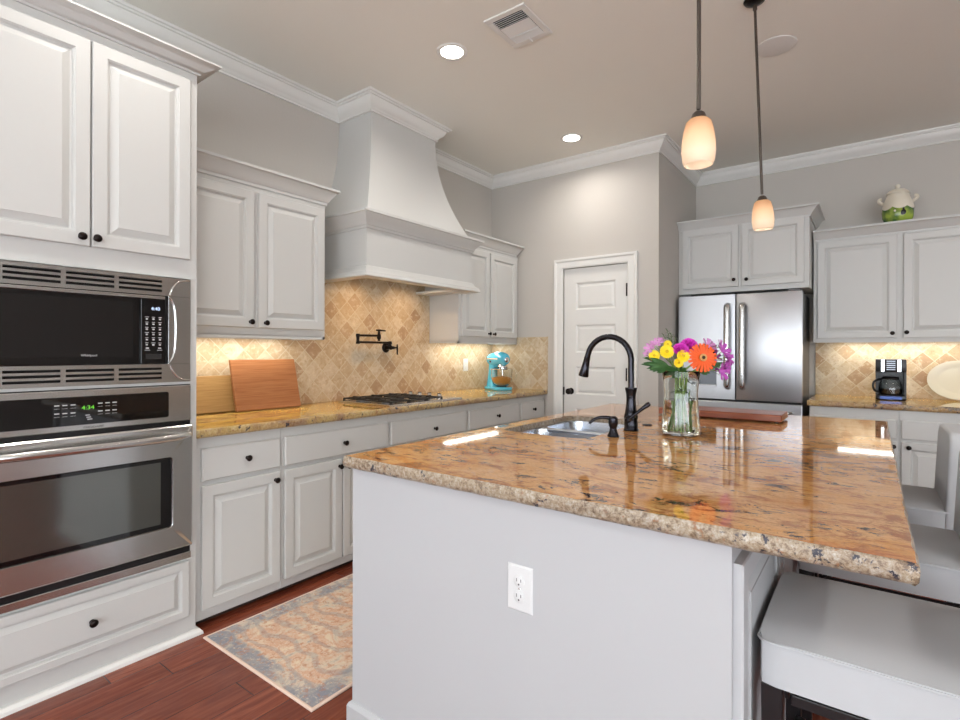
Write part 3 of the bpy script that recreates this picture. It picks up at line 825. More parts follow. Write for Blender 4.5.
mb.box(XF, XF + .012, .330, .345, 1.214, 1.505)
mb.build('vent_trim', M_STEEL, mw)
MB().box(XF - .01, XF + .004, .345, .998, 1.214, 1.505).build('door_recess', M_DARKGAP, mw)
dd = MB().box(XF + .005, XF + .018, .350, .886, 1.217, 1.487, .002).build('door', M_GLOSS, mw)
MB().box(XF + .005, XF + .020, .350, .982, 1.488, 1.501, .002).build('door_rail', M_STEEL, mw)
MB().box(XF + .018, XF + .0186, .42, .862, 1.245, 1.470).build('window', P('microwave window mesh', srgb(26, 25, 25), .12), dd)
text('Whirlpool', .0125, 'maker_lettering', M_PRINT, dd, (XF + .0192, .712, 1.252), Y_, Z_)
cp = MB().box(XF + .005, XF + .018, .890, .984, 1.217, 1.487, .002).build('control_panel', M_GLOSS, mw)
text('4:40', .020, 'clock_digits', M_LED_W, cp, (XF + .0188, .945, 1.446), Y_, Z_)
m = MB()
for j in range(6):
    for i_ in range(3):
        w = .012 if (i_ + j) % 3 else .015
        yy = .912 + i_ * .025; zz = 1.410 - j * .0215
        m.box(XF + .018, XF + .0186, yy - w / 2, yy + w / 2, zz, zz + .0022)
        m.box(XF + .018, XF + .0186, yy - .004, yy + .004, zz - .010, zz - .004)
for yy in (.914, .961): m.box(XF + .018, XF + .0186, yy - .010, yy + .010, 1.272, 1.274).box(XF + .018, XF + .0186, yy - .006, yy + .006, 1.279, 1.284)
m.build('keypad_print', M_PRINT, cp)
MB().box(XF + .018, XF + .0187, .908, .968, 1.236, 1.258, 0).build('open_button', P('soft black', srgb(34, 33, 33), .5), cp)
def reflection_arc(y0z0):  # bright reflection curves on the trim, modelled as thin chrome tubes
    m = MB(); m.tube([(XF + .014, y, z) for y, z in y0z0], [.0035] * len(y0z0), 8, smooth=2); return m
reflection_arc([(1.003, 1.508), (1.010, 1.535), (1.030, 1.566), (1.062, 1.579), (1.086, 1.580)]).build('bright_strip', M_CHROME, mw, smooth=60)
reflection_arc([(1.000, 1.500), (1.018, 1.480), (1.026, 1.43), (1.028, 1.36), (1.025, 1.28), (1.016, 1.24), (1.000, 1.218)]).build('bright_strip', M_CHROME, mw, smooth=60)
reflection_arc([(1.004, 1.210), (1.016, 1.180), (1.034, 1.158), (1.058, 1.144), (1.086, 1.143)]).build('bright_strip', M_CHROME, mw, smooth=60)

# ------------------------------------------------------------------ wall oven
ov = empty('built_in_oven', (XF, .71, .352), 'stainless built-in wall oven with a curved bar handle and green clock', 'oven')
MB().box(XF - .50, XF - .004, .345, 1.070, .37, 1.110).build('housing', M_DARKGAP, ov)
MB().box(XF - .01, XF + .004, .330, 1.092, .358, 1.124).build('surround', M_BLACK, ov)
cpn = MB().box(XF + .004, XF + .020, .334, 1.088, .966, 1.121, .004).build('control_panel', M_STEEL, ov)
gl = MB().prism([(y, z) for y, z in rrect(.345, .996, .988, 1.096, .008, 3)], 0, .0022, mat=Matrix(((0, 0, 1, XF + .0198), (1, 0, 0, 0), (0, 1, 0, 0), (0, 0, 0, 1)))).build('display_glass', M_GLOSS, cpn)
text('4:34', .021, 'clock_digits', M_LED_G, gl, (XF + .0224, .708, 1.052), Y_, Z_, stretch=1.15)
for ys_ in ((.612, .636, .661), (.748, .772, .796)):
    m = MB()
    for yy in ys_:
        for zz in (1.060, 1.030):
            m.box(XF + .022, XF + .0226, yy - .0075, yy + .0075, zz + .004, zz + .008)
            m.box(XF + .022, XF + .0226, yy - .008, yy + .008, zz - .0065, zz - .0057)
    m.build('key_print', M_PRINT, gl)
m = MB()
for q in range(3): m.box(XF + .022, XF + .0226, .700 + q * .003, .714 + q * .004, 1.022 - q * .008, 1.025 - q * .008)
m.build('status_print', M_PRINT, gl)
text('FRIGIDAIRE', .011, 'maker_lettering', M_PRINT_D, cpn, (XF + .0206, .728, .9765), Y_, Z_, stretch=1.2)
# door with window opening
y0, y1, z0, z1 = .334, 1.088, .420, .948; wy0, wy1, wz0, wz1 = .372, 1.002, .522, .815
od = MB(); tb = bmesh.new(); rings = []
for oi, (q, rr_, h) in enumerate(((0, .006, .004), (0, .006, .036), (.006, .006, .042), (None, .016, .042), (None, .012, .036), (None, .012, .010))):
    if q is not None: lp = rrect(y0 + q, y1 - q, z0 + q, z1 - q, rr_, 6)
    else:
        g_ = .004 if oi == 3 else 0; lp = rrect(wy0 - g_, wy1 + g_, wz0 - g_, wz1 + g_, rr_, 6)
    rings.append([tb.verts.new((XF + h, a_, b_)) for a_, b_ in lp])
for A, B in zip(rings, rings[1:]):
    for k in range(len(A)): tb.faces.new((A[k], A[(k + 1) % len(A)], B[(k + 1) % len(A)], B[k]))
bmesh.ops.recalc_face_normals(tb, faces=tb.faces); od.add(tb)
od = od.build('oven_door', M_STEEL, ov, smooth=40)
MB().box(XF + .028, XF + .034, wy0 - .002, wy1 + .002, wz0 - .002, wz1 + .002).build('window', M_GLOSS, od)
MB().box(XF + .034, XF + .0345, wy0 + .055, wy1 - .042, wz0 + .018, wz1 - .014).build('inner_window', P('tinted oven window', srgb(120, 122, 118), .10, .85), od)
hp = []
for k in range(25):
    s = -1 + 2 * k / 24; yy = (y0 + y1) / 2 + s * .358; xx = XF + .042 + .050 * (1 - abs(s) ** 6); hp.append((xx, yy, .906))
MB().tube(hp, [.013] + [.0165] * 23 + [.013], 16, sx=1.0).build('door_handle', M_STEEL, ov, smooth=60)
MB().box(XF + .002, XF + .020, .334, 1.090, .358, .388, .003).build('bottom_trim', M_STEEL, ov)

# ------------------------------------------------------------------ refrigerator
rf = empty('refrigerator', (2.18, 5.05, 0), 'stainless french-door refrigerator with a water dispenser, under the deep wall cabinet', 'refrigerator')
RX0, RX1, RYF = 1.715, 2.645, 4.725
MB().box(RX0 + .006, RX1 - .006, RYF + .07, YF - .06, .03, 1.742, .004).build('cabinet_body', M_GREYSIDE, rf)
for (a, b, nm) in ((RX0, 2.168, 0), (2.176, RX1, 1)):
    m = MB()
    if nm == 0:
        # left door: frame around the dispenser recess
        da, db, dz0, dz1 = 1.880, 2.026, .985, 1.335
        m.box(a, b, RYF, RYF + .06, dz1, 1.752).box(a, b, RYF, RYF + .06, .880, dz0).box(a, da, RYF, RYF + .06, dz0, dz1).box(db, b, RYF, RYF + .06, dz0, dz1)
        m.box(da, db, RYF + .055, RYF + .06, dz0, dz1)
        d = m.build('door', M_FRIDGE, rf)
        q = MB().box(da + .002, db - .002, RYF - .002, RYF + .014, 1.215, dz1 - .002, .001, seg=1).build('dispenser_panel', M_GLOSS, d)
        MB().box(da + .001, db - .001, RYF + .048, RYF + .0545, dz0 + .001, 1.214).build('dispenser_recess', P('dispenser grey', srgb(120, 124, 130), .35, .4), d)
        MB().box(da, db, RYF - .006, RYF + .05, dz0 - .002, dz0 + .012, .003).build('drip_tray', M_FRIDGE, d)
        for xx in (1.93, 1.985): MB().lathe([(0, 0), (.012, 0), (.009, .03), (.007, .045), (0, .045)], (xx, RYF + .025, 1.170), 'z', 14).build('spigot', M_CHROME, d, smooth=40)
    else:
        m.box(a, b, RYF, RYF + .06, .880, 1.752, .006); d = m.build('door', M_FRIDGE, rf, smooth=40)
        text('Whirlpool', .017, 'maker_lettering', M_PRINT, d, (2.50, RYF - .0008, 1.690), X_, Z_)
for cx in (2.112, 2.226):
    h = MB()
    prof = [(cx, RYF - .002, 1.672), (cx, RYF - .040, 1.660), (cx, RYF - .050, 1.63), (cx, RYF - .058, 1.32), (cx, RYF - .050, 1.01), (cx, RYF - .040, .985), (cx, RYF - .002, .973)]
    h.tube(prof, .013, 12, smooth=2, sx=1.75); h.build('door_handle', M_CHROME if 0 else M_STEEL, rf, smooth=60)
MB().box(RX0, RX1, RYF, RYF + .06, .12, .862, .006).build('freezer_drawer', M_FRIDGE, rf)
MB().box(RX0 + .01, RX1 - .01, RYF + .03, RYF + .07, .861, .881).build('door_gasket', M_BLACK, rf)
MB().tube([(1.78, RYF - .002, .80), (1.79, RYF - .045, .80), (1.84, RYF - .055, .80), (2.52, RYF - .055, .80), (2.57, RYF - .045, .80), (2.58, RYF - .002, .80)], .013, 12, smooth=2).build('drawer_handle', M_STEEL, rf, smooth=60)
MB().box(RX0 + .02, RX1 - .02, RYF + .03, RYF + .08, 0, .118).build('base_grille', M_BLACK, rf)
for cx in (RX0 + .06, RX1 - .06): MB().box(cx - .04, cx + .04, RYF + .01, RYF + .10, 1.7525, 1.768, .003).build('hinge_cover', M_GREYSIDE, rf)
for cx in (RX0 + .06, RX1 - .06): MB().box(cx - .03, cx + .03, YF - .2, YF - .1, 0, .0305).build('foot', M_BLACK, rf)

# ------------------------------------------------------------------ gas cooktop
CT0, CT1 = 2.335, 3.075
ck = empty('gas_cooktop', (.35, 2.70, .915), 'stainless gas cooktop with black grates set in the golden granite', 'cooktop')
MB().panel((.090, CT0, .9155), X_, Y_, Z_, .515, CT1 - CT0, [(0, 0), (0, .008), (.004, .011), (.020, .0095), (.022, .007)]).build('tray', M_STEEL, ck)
for (bx_, by_, br) in ((.22, 2.446, .036), (.47, 2.446, .030), (.22, 2.79, .030), (.47, 2.79, .036), (.345, 2.618, .040)):
    b = MB().lathe([(0, 0), (br + .012, 0), (br + .010, .006), (br, .008), (br, .014), (0, .014)], (bx_, by_, .9225), 'z', 24).build('burner', M_GREYSIDE, ck, smooth=40)
    MB().lathe([(0, 0), (br - .004, 0), (br - .004, .006), (br - .010, .009), (0, .009)], (bx_, by_, .9362), 'z', 24).build('burner_cap', M_IRON, b, smooth=40)
for (ga, gb) in ((2.362, 2.530), (2.534, 2.702), (2.706, 2.874)):
    g = MB(); zt = .946; s = .0055
    for xx in (.115, .58): g.box(xx - s, xx + s, ga, gb, zt - .009, zt, .002, seg=1)
    for yy in (ga + s, gb - s): g.box(.115, .58, yy - s, yy + s, zt - .009, zt, .002, seg=1)
    for xx in (.115, .58):
        for yy in (ga + s, gb - s): g.box(xx - s, xx + s, yy - s, yy + s, .9222, zt - .004)
    ym = (ga + gb) / 2
    for xx in (.22, .47):
        g.box(xx - s, xx + s, ga, ym - .02, zt - .006, zt + .006, .002, seg=1); g.box(xx - s, xx + s, ym + .025, gb, zt - .006, zt + .006, .002, seg=1)
    g.box(.115, .19, ym - s, ym + s, zt - .006, zt + .006, .002, seg=1).box(.25, .44, ym - s, ym + s, zt - .006, zt + .006, .002, seg=1).box(.50, .58, ym - s, ym + s, zt - .006, zt + .006, .002, seg=1)
    g.box(.339, .351, ga, gb, zt - .009, zt, .002, seg=1)
    g.build('grate', M_IRON, ck)
for i_, xx in enumerate((.18, .28, .38, .48)):
    kb = MB().lathe([(0, 0), (.021, 0), (.021, .004), (.018, .008), (.0165, .028), (.014, .032), (0, .032)], (xx, 2.955, .9228), 'z', 20).build('knob', M_CHROME, ck, smooth=40)
    MB().box(xx - .003, xx + .003, 2.937, 2.973, .9548, .959, .001, seg=1).build('knob_grip', M_BLACK, kb)

# ------------------------------------------------------------------ pot filler
pf = empty('pot_filler', (TT, 2.815, 1.30), 'dark bronze folding pot filler tap on the tiled wall over the cooktop', 'pot filler')
zl, zu = 1.338, 1.387
m = MB().lathe([(0, 0), (.038, 0), (.040, .005), (.034, .011), (.018, .014), (.015, .05), (.018, .060), (0, .062)], (TT + .0003, 2.850, 1.300), 'x', 24)
m.tube([(.062, 2.850, 1.300), (.062, 2.885, 1.300), (.062, 2.898, 1.300)], [.013, .013, .009], 14); m.tube([(.062, 2.85, 1.290), (.062, 2.85, 1.348)], .012, 14)
m.build('wall_flange', M_BRONZE, pf, smooth=50)
m = MB().lathe([(.0, 0), (.016, 0), (.017, .010), (.013, .024), (0, .026)], (.062, 2.850, zl - .013), 'z', 18)
m.tube([(.062, 2.850, zl), (.070, 2.530, zl)], .0085, 12); m.build('lower_arm', M_BRONZE, pf, smooth=50)
MB().lathe([(0, 0), (.014, 0), (.016, .006), (.012, .018), (.011, .035), (.013, .052), (.016, .064), (.013, .074), (0, .075)], (.070, 2.525, zl - .013), 'z', 18).build('elbow_joint', M_BRONZE, pf, smooth=50)
m = MB().tube([(.070, 2.525, zu), (.085, 2.700, zu + .002)], .0085, 12); m.lathe([(0, 0), (.011, 0), (.009, .012), (.016, .020), (.016, .040), (.010, .056), (.009, .075), (0, .076)], (.085, 2.715, zu - .038), 'z', 18)
m.build('upper_arm', M_BRONZE, pf, smooth=50)
MB().tube([(.085, 2.690, zu + .043), (.085, 2.715, zu + .043), (.085, 2.780, zu + .041)], [.006, .008, .0055], 10).build('tap_lever', M_BRONZE, pf, smooth=50)
MB().tube([(.062, 2.898, 1.300), (.062, 2.930, 1.300)], .006, 10).tube([(.062, 2.928, 1.327), (.062, 2.928, 1.300), (.062, 2.930, 1.245)], [.005, .008, .005], 10).build('valve_handle', M_BRONZE, pf, smooth=50)

# cutting boards on the left counter
M_BOARD = m_wood('cherry board', srgb(140, 86, 50), srgb(174, 120, 78), (2, .6, 26), .38, 5)
M_BOARD2 = m_wood('pale maple board', srgb(158, 120, 72), srgb(184, 148, 96), (2, .7, 22), .42, 5)
def leaning(name, label, y0, y1, z1, th, xb, lean, mat, slant=0):
    h = (z1 - .9155) / math.cos(lean)
    mb = MB(); mb.box(0, th, 0, y1 - y0, 0, h, .004, seg=2)
    o = mb.build(name, mat, recenter=False); o.location = (xb, y0, .9157 + .0); o.rotation_euler = (0, -lean, 0); WL[o] = V3(o.location)
    tag(o, label, 'cutting board'); return o
leaning('cutting_board', 'reddish wooden cutting board leaning on the tile in front of the paler board', 1.572, 1.995, 1.215, .022, .135, .26, M_BOARD)
leaning('cutting_board', 'pale wooden cutting board tucked behind the reddish board, beside the oven tower', 1.135, 1.76, 1.125, .020, .072, .20, M_BOARD2)

# wall outlet on the splashback
o = empty('wall_outlet', (TT, 3.86, 1.09), 'white outlet on the tile splashback left of the stand mixer', 'outlet')
MB().panel((TT, 3.825, 1.088), Y_, Z_, X_, .072, .116, [(0, 0), (0, .002), (.004, .006), (.005, .006)]).build('cover_plate', M_WHITEP, o)
for z in (1.125, 1.167): MB().lathe([(0, 0), (.0165, 0), (.015, .003), (0, .003)], (TT + .006, 3.861, z), 'x', 20).build('receptacle', M_WHITEP, o)

# ------------------------------------------------------------------ stand mixer
M_AQUA = P('aqua enamel', srgb(72, 176, 206), .12, spec=.6, Coat_Weight=.6)
M_GLASS = P('clear glass', (.97, .99, .98, 1), .02, Transmission_Weight=1.0, IOR=1.45)
mx = empty('stand_mixer', (0, 0, 0), 'aqua blue stand mixer with a glass bowl, in the corner of the left worktop', 'stand mixer')
m = MB(); m.prism([(x, y) for x, y in rrect(-.165, .175, -.105, .105, .09, 8)], 0, .030, b=.008)
m.tube([(-.105, 0, .02), (-.115, 0, .09), (-.110, 0, .17), (-.095, 0, .245)], [.075, .055, .046, .050], 20, smooth=2, sx=.95); m.build('pedestal', M_AQUA, mx, smooth=50)
m = MB().tube([(-.178, 0, .285), (-.172, 0, .288), (-.13, 0, .290), (-.03, 0, .296), (.08, 0, .298), (.145, 0, .294), (.172, 0, .290), (.178, 0, .289)], [.018, .045, .064, .070, .068, .058, .040, .012], 24, smooth=1)
hd_ = m.build('motor_head', M_AQUA, mx, smooth=60)
MB().lathe([(0, 0), (.024, 0), (.024, .012), (.018, .016), (0, .016)], (.174, 0, .290), 'x', 20).build('attachment_cap', M_CHROME, hd_, smooth=40)
MB().sweep([(-.10, -.071), (.12, -.071)], [(0, .292), (.0015, .292), (.0015, .304), (0, .304)], 1).build('trim_band', M_CHROME, hd_)
MB().lathe([(0, 0), (.010, 0), (.010, .014), (0, .014)], (-.02, -.070, .270), '-y', 14).build('speed_knob', M_BLACK, hd_)
MB().lathe([(.0, 0), (.048, 0), (.050, .008), (.040, .028), (0, .028)], (.095, 0, .214), 'z', 24).build('planetary_hub', M_CHROME, mx, smooth=40)
MB().tube([(.095, 0, .214), (.095, 0, .14)], .009, 10).tube([(.095, 0, .14), (.135, 0, .12), (.130, 0, .07), (.095, 0, .055), (.060, 0, .07), (.055, 0, .12), (.095, 0, .14)], .006, 8, smooth=1).build('beater', M_CHROME, mx, smooth=50)
bw = MB().lathe([(.03, .034), (.055, .036), (.085, .06), (.103, .11), (.108, .20), (.104, .20), (.099, .112), (.081, .064), (.05, .042), (0, .040)], (.075, 0, 0), 'z', 36, cap=False).build('bowl', M_GLASS, mx, smooth=60)
MB().tube([(.12, .090, .185), (.155, .115, .180), (.155, .118, .12), (.115, .088, .09)], .007, 10, smooth=2).build('bowl_handle', M_GLASS, bw, smooth=60)
o = MB().lathe([(0, .046), (.05, .046), (.078, .066), (.094, .105), (.090, .118), (.05, .128), (0, .130)], (.075, 0, 0), 'z', 30).build('bowl_contents', P('orange batter', srgb(206, 140, 60), .6), bw, smooth=60)
MB().lathe([(0, 0), (.05, 0), (.055, .004), (.03, .006), (0, .006)], (.075, 0, .0296), 'z', 24).build('bowl_clamp', M_CHROME, mx, smooth=40)
MB().lathe([(.075, .200), (.112, .198), (.113, .204), (.075, .212)], (.075, 0, 0), 'z', 32, cap=False).build('bowl_shield', M_CHROME, mx, smooth=40)
mx.location = (.260, 4.040, .9155); mx.rotation_euler = (0, 0, math.radians(-27)); mx.scale = (.94, .94, .97)

# ------------------------------------------------------------------ coffee maker, platter, jar
cm = empty('coffee_maker', (3.19, 5.15, .911), 'black and silver drip coffee maker on the fridge-wall worktop', 'coffee maker')
cx, y0 = 3.190, 5.045
MB().box(cx - .093, cx + .093, y0, y0 + .21, .911, .948, .006).build('base', M_BLACK, cm, smooth=40)
MB().box(cx - .093, cx + .093, y0 + .13, y0 + .21, .946, 1.14, .004).box(cx - .093, cx - .078, y0 + .02, y0 + .14, .946, 1.14, .003).box(cx + .078, cx + .093, y0 + .02, y0 + .14, .946, 1.14, .003).build('water_tank', M_BLACK, cm)
tp = MB().box(cx - .093, cx + .093, y0 - .004, y0 + .21, 1.125, 1.222, .006).build('brew_head', M_BLACK, cm, smooth=40)
MB().box(cx - .058, cx - .040, y0 - .0075, y0 - .003, 1.128, 1.219).box(cx + .040, cx + .060, y0 - .0075, y0 - .003, 1.128, 1.219).build('bright_strip', M_CHROME, tp)
m = MB()
for q in range(5): m.box(cx - .026, cx + .026, y0 - .0062, y0 - .003, 1.140 + q * .016, 1.146 + q * .016)
m.build('button_row', P('silver buttons', srgb(170, 176, 186), .3, .6), tp)
MB().box(cx - .066, cx + .066, y0 - .0035, y0 + .001, .918, .941).build('lower_display', P('blue steel strip', srgb(52, 70, 120), .2, .5), cm)
cf = MB().lathe([(.0, 0), (.058, 0), (.070, .012), (.074, .045), (.066, .090), (.050, .118), (.048, .118), (.064, .088), (.071, .045), (.067, .014), (.0, .004)], (cx, y0 + .065, .949), 'z', 32, cap=False).build('carafe', M_GLASS, cm, smooth=60)
MB().lathe([(0, .006), (.064, .008), (.069, .03), (.070, .045), (0, .045)], (cx, y0 + .065, .949), 'z', 28).build('coffee', P('coffee', srgb(36, 20, 12), .1), cf, smooth=50)
MB().lathe([(0, 0), (.05, 0), (.052, .012), (.04, .02), (0, .022)], (cx, y0 + .065, 1.068), 'z', 28).build('carafe_lid', M_BLACK, cf, smooth=40)
MB().tube([(cx - .048, y0 + .055, 1.066), (cx - .098, y0 + .000, 1.062), (cx - .112, y0 - .010, 1.02), (cx - .098, y0 + .000, .975), (cx - .070, y0 + .045, .970)], .008, 10, smooth=2).build('carafe_handle', M_BLACK, cf, smooth=60)

M_CREAM = P('cream glaze', srgb(216, 208, 186), .25, spec=.5)
pl = empty('serving_platter', (0, 0, 0), 'oval cream platter leaning against the tile right of the coffee maker', 'platter')
tb = bmesh.new(); rings = []
for s, z in ((0.02, 0), (.60, 0), (.70, .004), (.93, .016), (1.0, .018), (1.0, .023), (.92, .021), (.70, .009), (.60, .005), (.02, .005)):
    rings.append([tb.verts.new((.190 * s * math.cos(2 * PI * k / 48), .150 * s * math.sin(2 * PI * k / 48), z)) for k in range(48)])
for A, B in zip(rings, rings[1:]):
    for k in range(48): tb.faces.new((A[k], A[(k + 1) % 48], B[(k + 1) % 48], B[k]))
tb.faces.new(rings[0][::-1]); tb.faces.new(rings[-1]); bmesh.ops.recalc_face_normals(tb, faces=tb.faces)
mb = MB().add(tb); o = mb.build('dish', M_CREAM, pl, smooth=60, recenter=False)
pl.location = (3.605, 5.325, 1.062); pl.rotation_euler = (math.radians(90 - 12), 0, 0)

M_JG = P('green glaze', srgb(132, 158, 62), .15, spec=.6); t_ = NT(M_JG); t_.link(t_.ramp(t_.noise(t_.coord(), 14, 3, .5), [(.35, srgb(60, 100, 54)), (.6, srgb(158, 178, 72))]), t_.b.inputs['Base Color'])
M_JC = P('cream crackle glaze', srgb(226, 218, 200), .3, spec=.5)
jr = empty('cookie_jar', (0, 0, 0), 'cream and green lidded ceramic jar on top of the right wall cabinet', 'jar')
MB().lathe([(0, 0), (.072, 0), (.090, .012), (.103, .045), (.106, .085), (.103, .115), (.096, .13), (0, .13)], (0, 0, 0), 'z', 40).build('jar_base', M_JG, jr, smooth=60)
tb = bmesh.new(); rings = []
NS = 72
for i, (r, z) in enumerate([(.1065, .112), (.1055, .122), (.101, .140), (.091, .168), (.082, .190), (.078, .200), (.081, .206)]):
    row = []
    for k in range(NS):
        a = 2 * PI * k / NS; zz = z
        if i == 0: zz = z - .020 * abs(math.sin(a * 3.5 + .4)) ** .7 + .004
        rr = r + (.0025 if i == 0 else 0); row.append(tb.verts.new((rr * math.cos(a), rr * math.sin(a), zz)))
    rings.append(row)
for A, B in zip(rings, rings[1:]):
    for k in range(NS): tb.faces.new((A[k], A[(k + 1) % NS], B[(k + 1) % NS], B[k]))
MB().add(tb).build('glaze_drip', M_JC, jr, smooth=60)
ld = MB().lathe([(0, .205), (.072, .205), (.072, .216), (.079, .219), (.079, .224), (.070, .238), (.048, .252), (.020, .260), (0, .261)], (0, 0, 0), 'z', 36).build('lid', M_JC, jr, smooth=60)
MB().lathe([(0, 0), (.010, 0), (.009, .008), (.018, .018), (.018, .028), (.010, .036), (0, .037)], (0, 0, .258), 'z', 20).build('lid_knob', M_JC, ld, smooth=60)
for s in (-1, 1): MB().tube([(s * .088, 0, .150), (s * .118, 0, .172), (s * .128, 0, .182), (s * .122, 0, .196), (s * .106, 0, .196)], [.011, .012, .013, .012, .010], 12, smooth=2).build('handle', M_JC, jr, smooth=60)
m = MB(); m.lathe([(0, 0), (.021, 0), (.021, .003), (.012, .006), (0, .007)], (.030, -.098, .066), '-y', 20).lathe([(0, 0), (.008, 0), (.006, .005), (0, .006)], (.034, -.102, .092), '-y', 12); m.build('black_motif', M_BLACK, jr, smooth=50)
MB().lathe([(0, 0), (.012, 0), (.008, .004), (0, .005)], (-.018, -.100, .082), '-y', 16).build('white_motif', M_JC, jr, smooth=50)
jr.location = (3.232, 5.175, 2.2685); jr.scale = (.93, .93, 1.04)
# the jar stands on a board laid across the cabinet top behind the crown
MB().box(2.700, 3.790, YUR - .02, YF - .002, 2.236, 2.268).build('top_board', M_PAINT, rc)

# ------------------------------------------------------------------ island cutting board
M_BOARD3 = m_wood('walnut red board', srgb(112, 54, 32), srgb(158, 88, 54), (.7, 14, 30), .3, 5)
ob = empty('cutting_board', (2.41, 3.10, .915), 'long thick reddish wooden board lying on the island behind the vase', 'cutting board')
MB().box(2.105, 2.715, 2.985, 3.225, .922, .957, .005).build('board', M_BOARD3, ob)
for xx in (2.13, 2.69):
    for yy in (3.01, 3.20): MB().lathe([(0, 0), (.009, 0), (.009, .0072), (0, .0072)], (xx, yy, .9152), 'z', 12).build('foot', M_BLACK, ob)

# ------------------------------------------------------------------ vase with flowers
VC = V3((2.412, 2.335, .9155)); vr = r0.copy(); vf = -fw.copy()
vs = empty('glass_vase', VC, 'clear glass vase of water and stems holding the mixed bouquet', 'vase')
M_VGLASS = P('vase glass', (.96, .99, .98, 1), .0, Transmission_Weight=1.0, IOR=1.45)
MB().lathe([(0, 0), (.070, 0), (.078, .006), (.080, .03), (.077, .07), (.071, .13), (.069, .18), (.073, .23), (.079, .272), (.0785, .274), (.0755, .272), (.070, .23), (.066, .18), (.068, .13), (.074, .07), (.0765, .032), (.074, .016), (.060, .012), (0, .012)], VC, 'z', 56, cap=False).build('vase_glass', M_VGLASS, vs, smooth=60)
MB().lathe([(0, .0125), (.060, .0125), (.0735, .0165), (.076, .032), (.0735, .07), (.0675, .13), (.0665, .150), (0, .150)], VC, 'z', 48).build('water', P('water', (.97, 1, .95, 1), 0, Transmission_Weight=1.0, IOR=1.33), vs, smooth=60)

M_STEM = P('green stem', srgb(126, 158, 74), .5, Subsurface_Weight=.0)
M_LEAF = P('dark leaf', srgb(54, 96, 44), .45)
M_LEAF2 = P('grey green sprig', srgb(104, 122, 84), .6)
M_ORANGE = P('orange petals', srgb(236, 92, 24), .55); M_YEL = P('yellow petals', srgb(246, 216, 20), .5); M_YELC = P('yellow eye', srgb(206, 172, 20), .7)
M_MAG = P('magenta petals', srgb(232, 72, 206), .5); M_PUR = P('purple petals', srgb(182, 84, 178), .5); M_LIL = P('lilac petals', srgb(204, 140, 192), .5)
M_GC = P('gerbera centre', srgb(60, 48, 26), .8); M_GC2 = P('gerbera ring', srgb(206, 150, 90), .7)


def petal(mb, L, W, base, tilt, ang, M4, curl=.0, n=5, mi=0):
    vs_, fs = [], []
    for i in range(n + 1):
        s = i / n; x = base + L * s; w = W * (.45 + .62 * s - .35 * max(0, s - .7) / .3 * .9); z = L * s * math.tan(tilt) + curl * s * s * L
        vs_ += [(x, -w / 2, z), (x, 0, z - w * .10), (x, w / 2, z)]
    for i in range(n):
        a = 3 * i; fs += [(a, a + 1, a + 4, a + 3), (a + 1, a + 2, a + 5, a + 4)]
    mb.raw(vs_, fs, mi, mat=M4 @ Matrix.Rotation(ang, 4, 'Z'))


def facing(c, nrm):
    q = V3(nrm).normalized().to_track_quat('Z', 'Y'); m = q.to_matrix().to_4x4(); m.translation = c; return m


def bq(px, py, dep=0.0):
    """bouquet position: offset right / up of the vase axis and towards the room"""
    return VC + vr * ((px - 680.5) * .00424) + V3((0, 0, (351.6 - py) * .00424 + 1.271 - .9155)) + vf * dep


def stem(root, head, foot, r=.0028, mat=M_STEM, bend=.02):
    n = V3((VC.x, VC.y, VC.z + .262)); mid = n.lerp(head, .15) + V3((random.uniform(-1, 1), random.uniform(-1, 1), 0)) * .025
    off = V3((mid.x - VC.x, mid.y - VC.y, 0))
    if off.length > .050: off = off.normalized() * .050
    mid = V3((VC.x + off.x, VC.y + off.y, VC.z + .262))
    MB().tube([V3(foot), V3(foot).lerp(mid, .5), mid, mid.lerp(head, .6), head], r, 8, smooth=2).build('stem', mat, root, smooth=60)


def foot():
    a = random.uniform(0, 2 * PI); rr = random.uniform(.01, .05); return VC + V3((rr * math.cos(a), rr * math.sin(a), .018))


def flower_root(name, label, cat='flower', group=None): return empty(name, VC, label, cat, group)


def leafm(mb, base, tip, w, up_=V3((0, 0, 1)), droop=.15):
    base, tip = V3(base), V3(tip); d = tip - base; L = d.length; sd_ = d.cross(up_)
    if sd_.length < 1e-4: sd_ = V3((1, 0, 0))
    sd_.normalize(); nn = sd_.cross(d).normalized(); vs_, fs = [], []
    for i in range(7):
        s = i / 6; ww = w * math.sin(PI * min(1, .05 + s * .95)) ** .7 * .5; p = base + d * s + V3((0, 0, -droop * L * s * s)); 
        vs_ += [p - sd_ * ww + nn * ww * .3, p, p + sd_ * ww + nn * ww * .3]
    for i in range(6):
        a = 3 * i; fs += [(a, a + 1, a + 4, a + 3), (a + 1, a + 2, a + 5, a + 4)]
    mb.raw(vs_, fs)


# gerbera
c = bq(695, 357, .075); g = flower_root('gerbera_daisy', 'large orange gerbera daisy at the front of the bouquet'); Mx = facing(c, vf + V3((0, 0, .12)))
m = MB()
for k in range(22): petal(m, .047, .0145, .014, .10, 2 * PI * k / 22 + random.uniform(-.04, .04), Mx, -.15)
for k in range(20): petal(m, .036, .011, .012, .22, 2 * PI * (k + .5) / 20, Mx, -.1)
m.build('petals', M_ORANGE, g, smooth=60)
d_ = MB().lathe([(0, .004), (.010, .004), (.016, .006), (.015, .012), (.008, .012), (0, .009)], (0, 0, 0), 'z', 24, mat=Mx).build('flower_centre', M_GC2, g, smooth=60)
MB().lathe([(0, .008), (.0075, .009), (.007, .014), (0, .015)], (0, 0, 0), 'z', 20, mat=Mx).build('centre_eye', M_GC, d_, smooth=60)
stem(g, c - vf * .004, foot(), .0038)
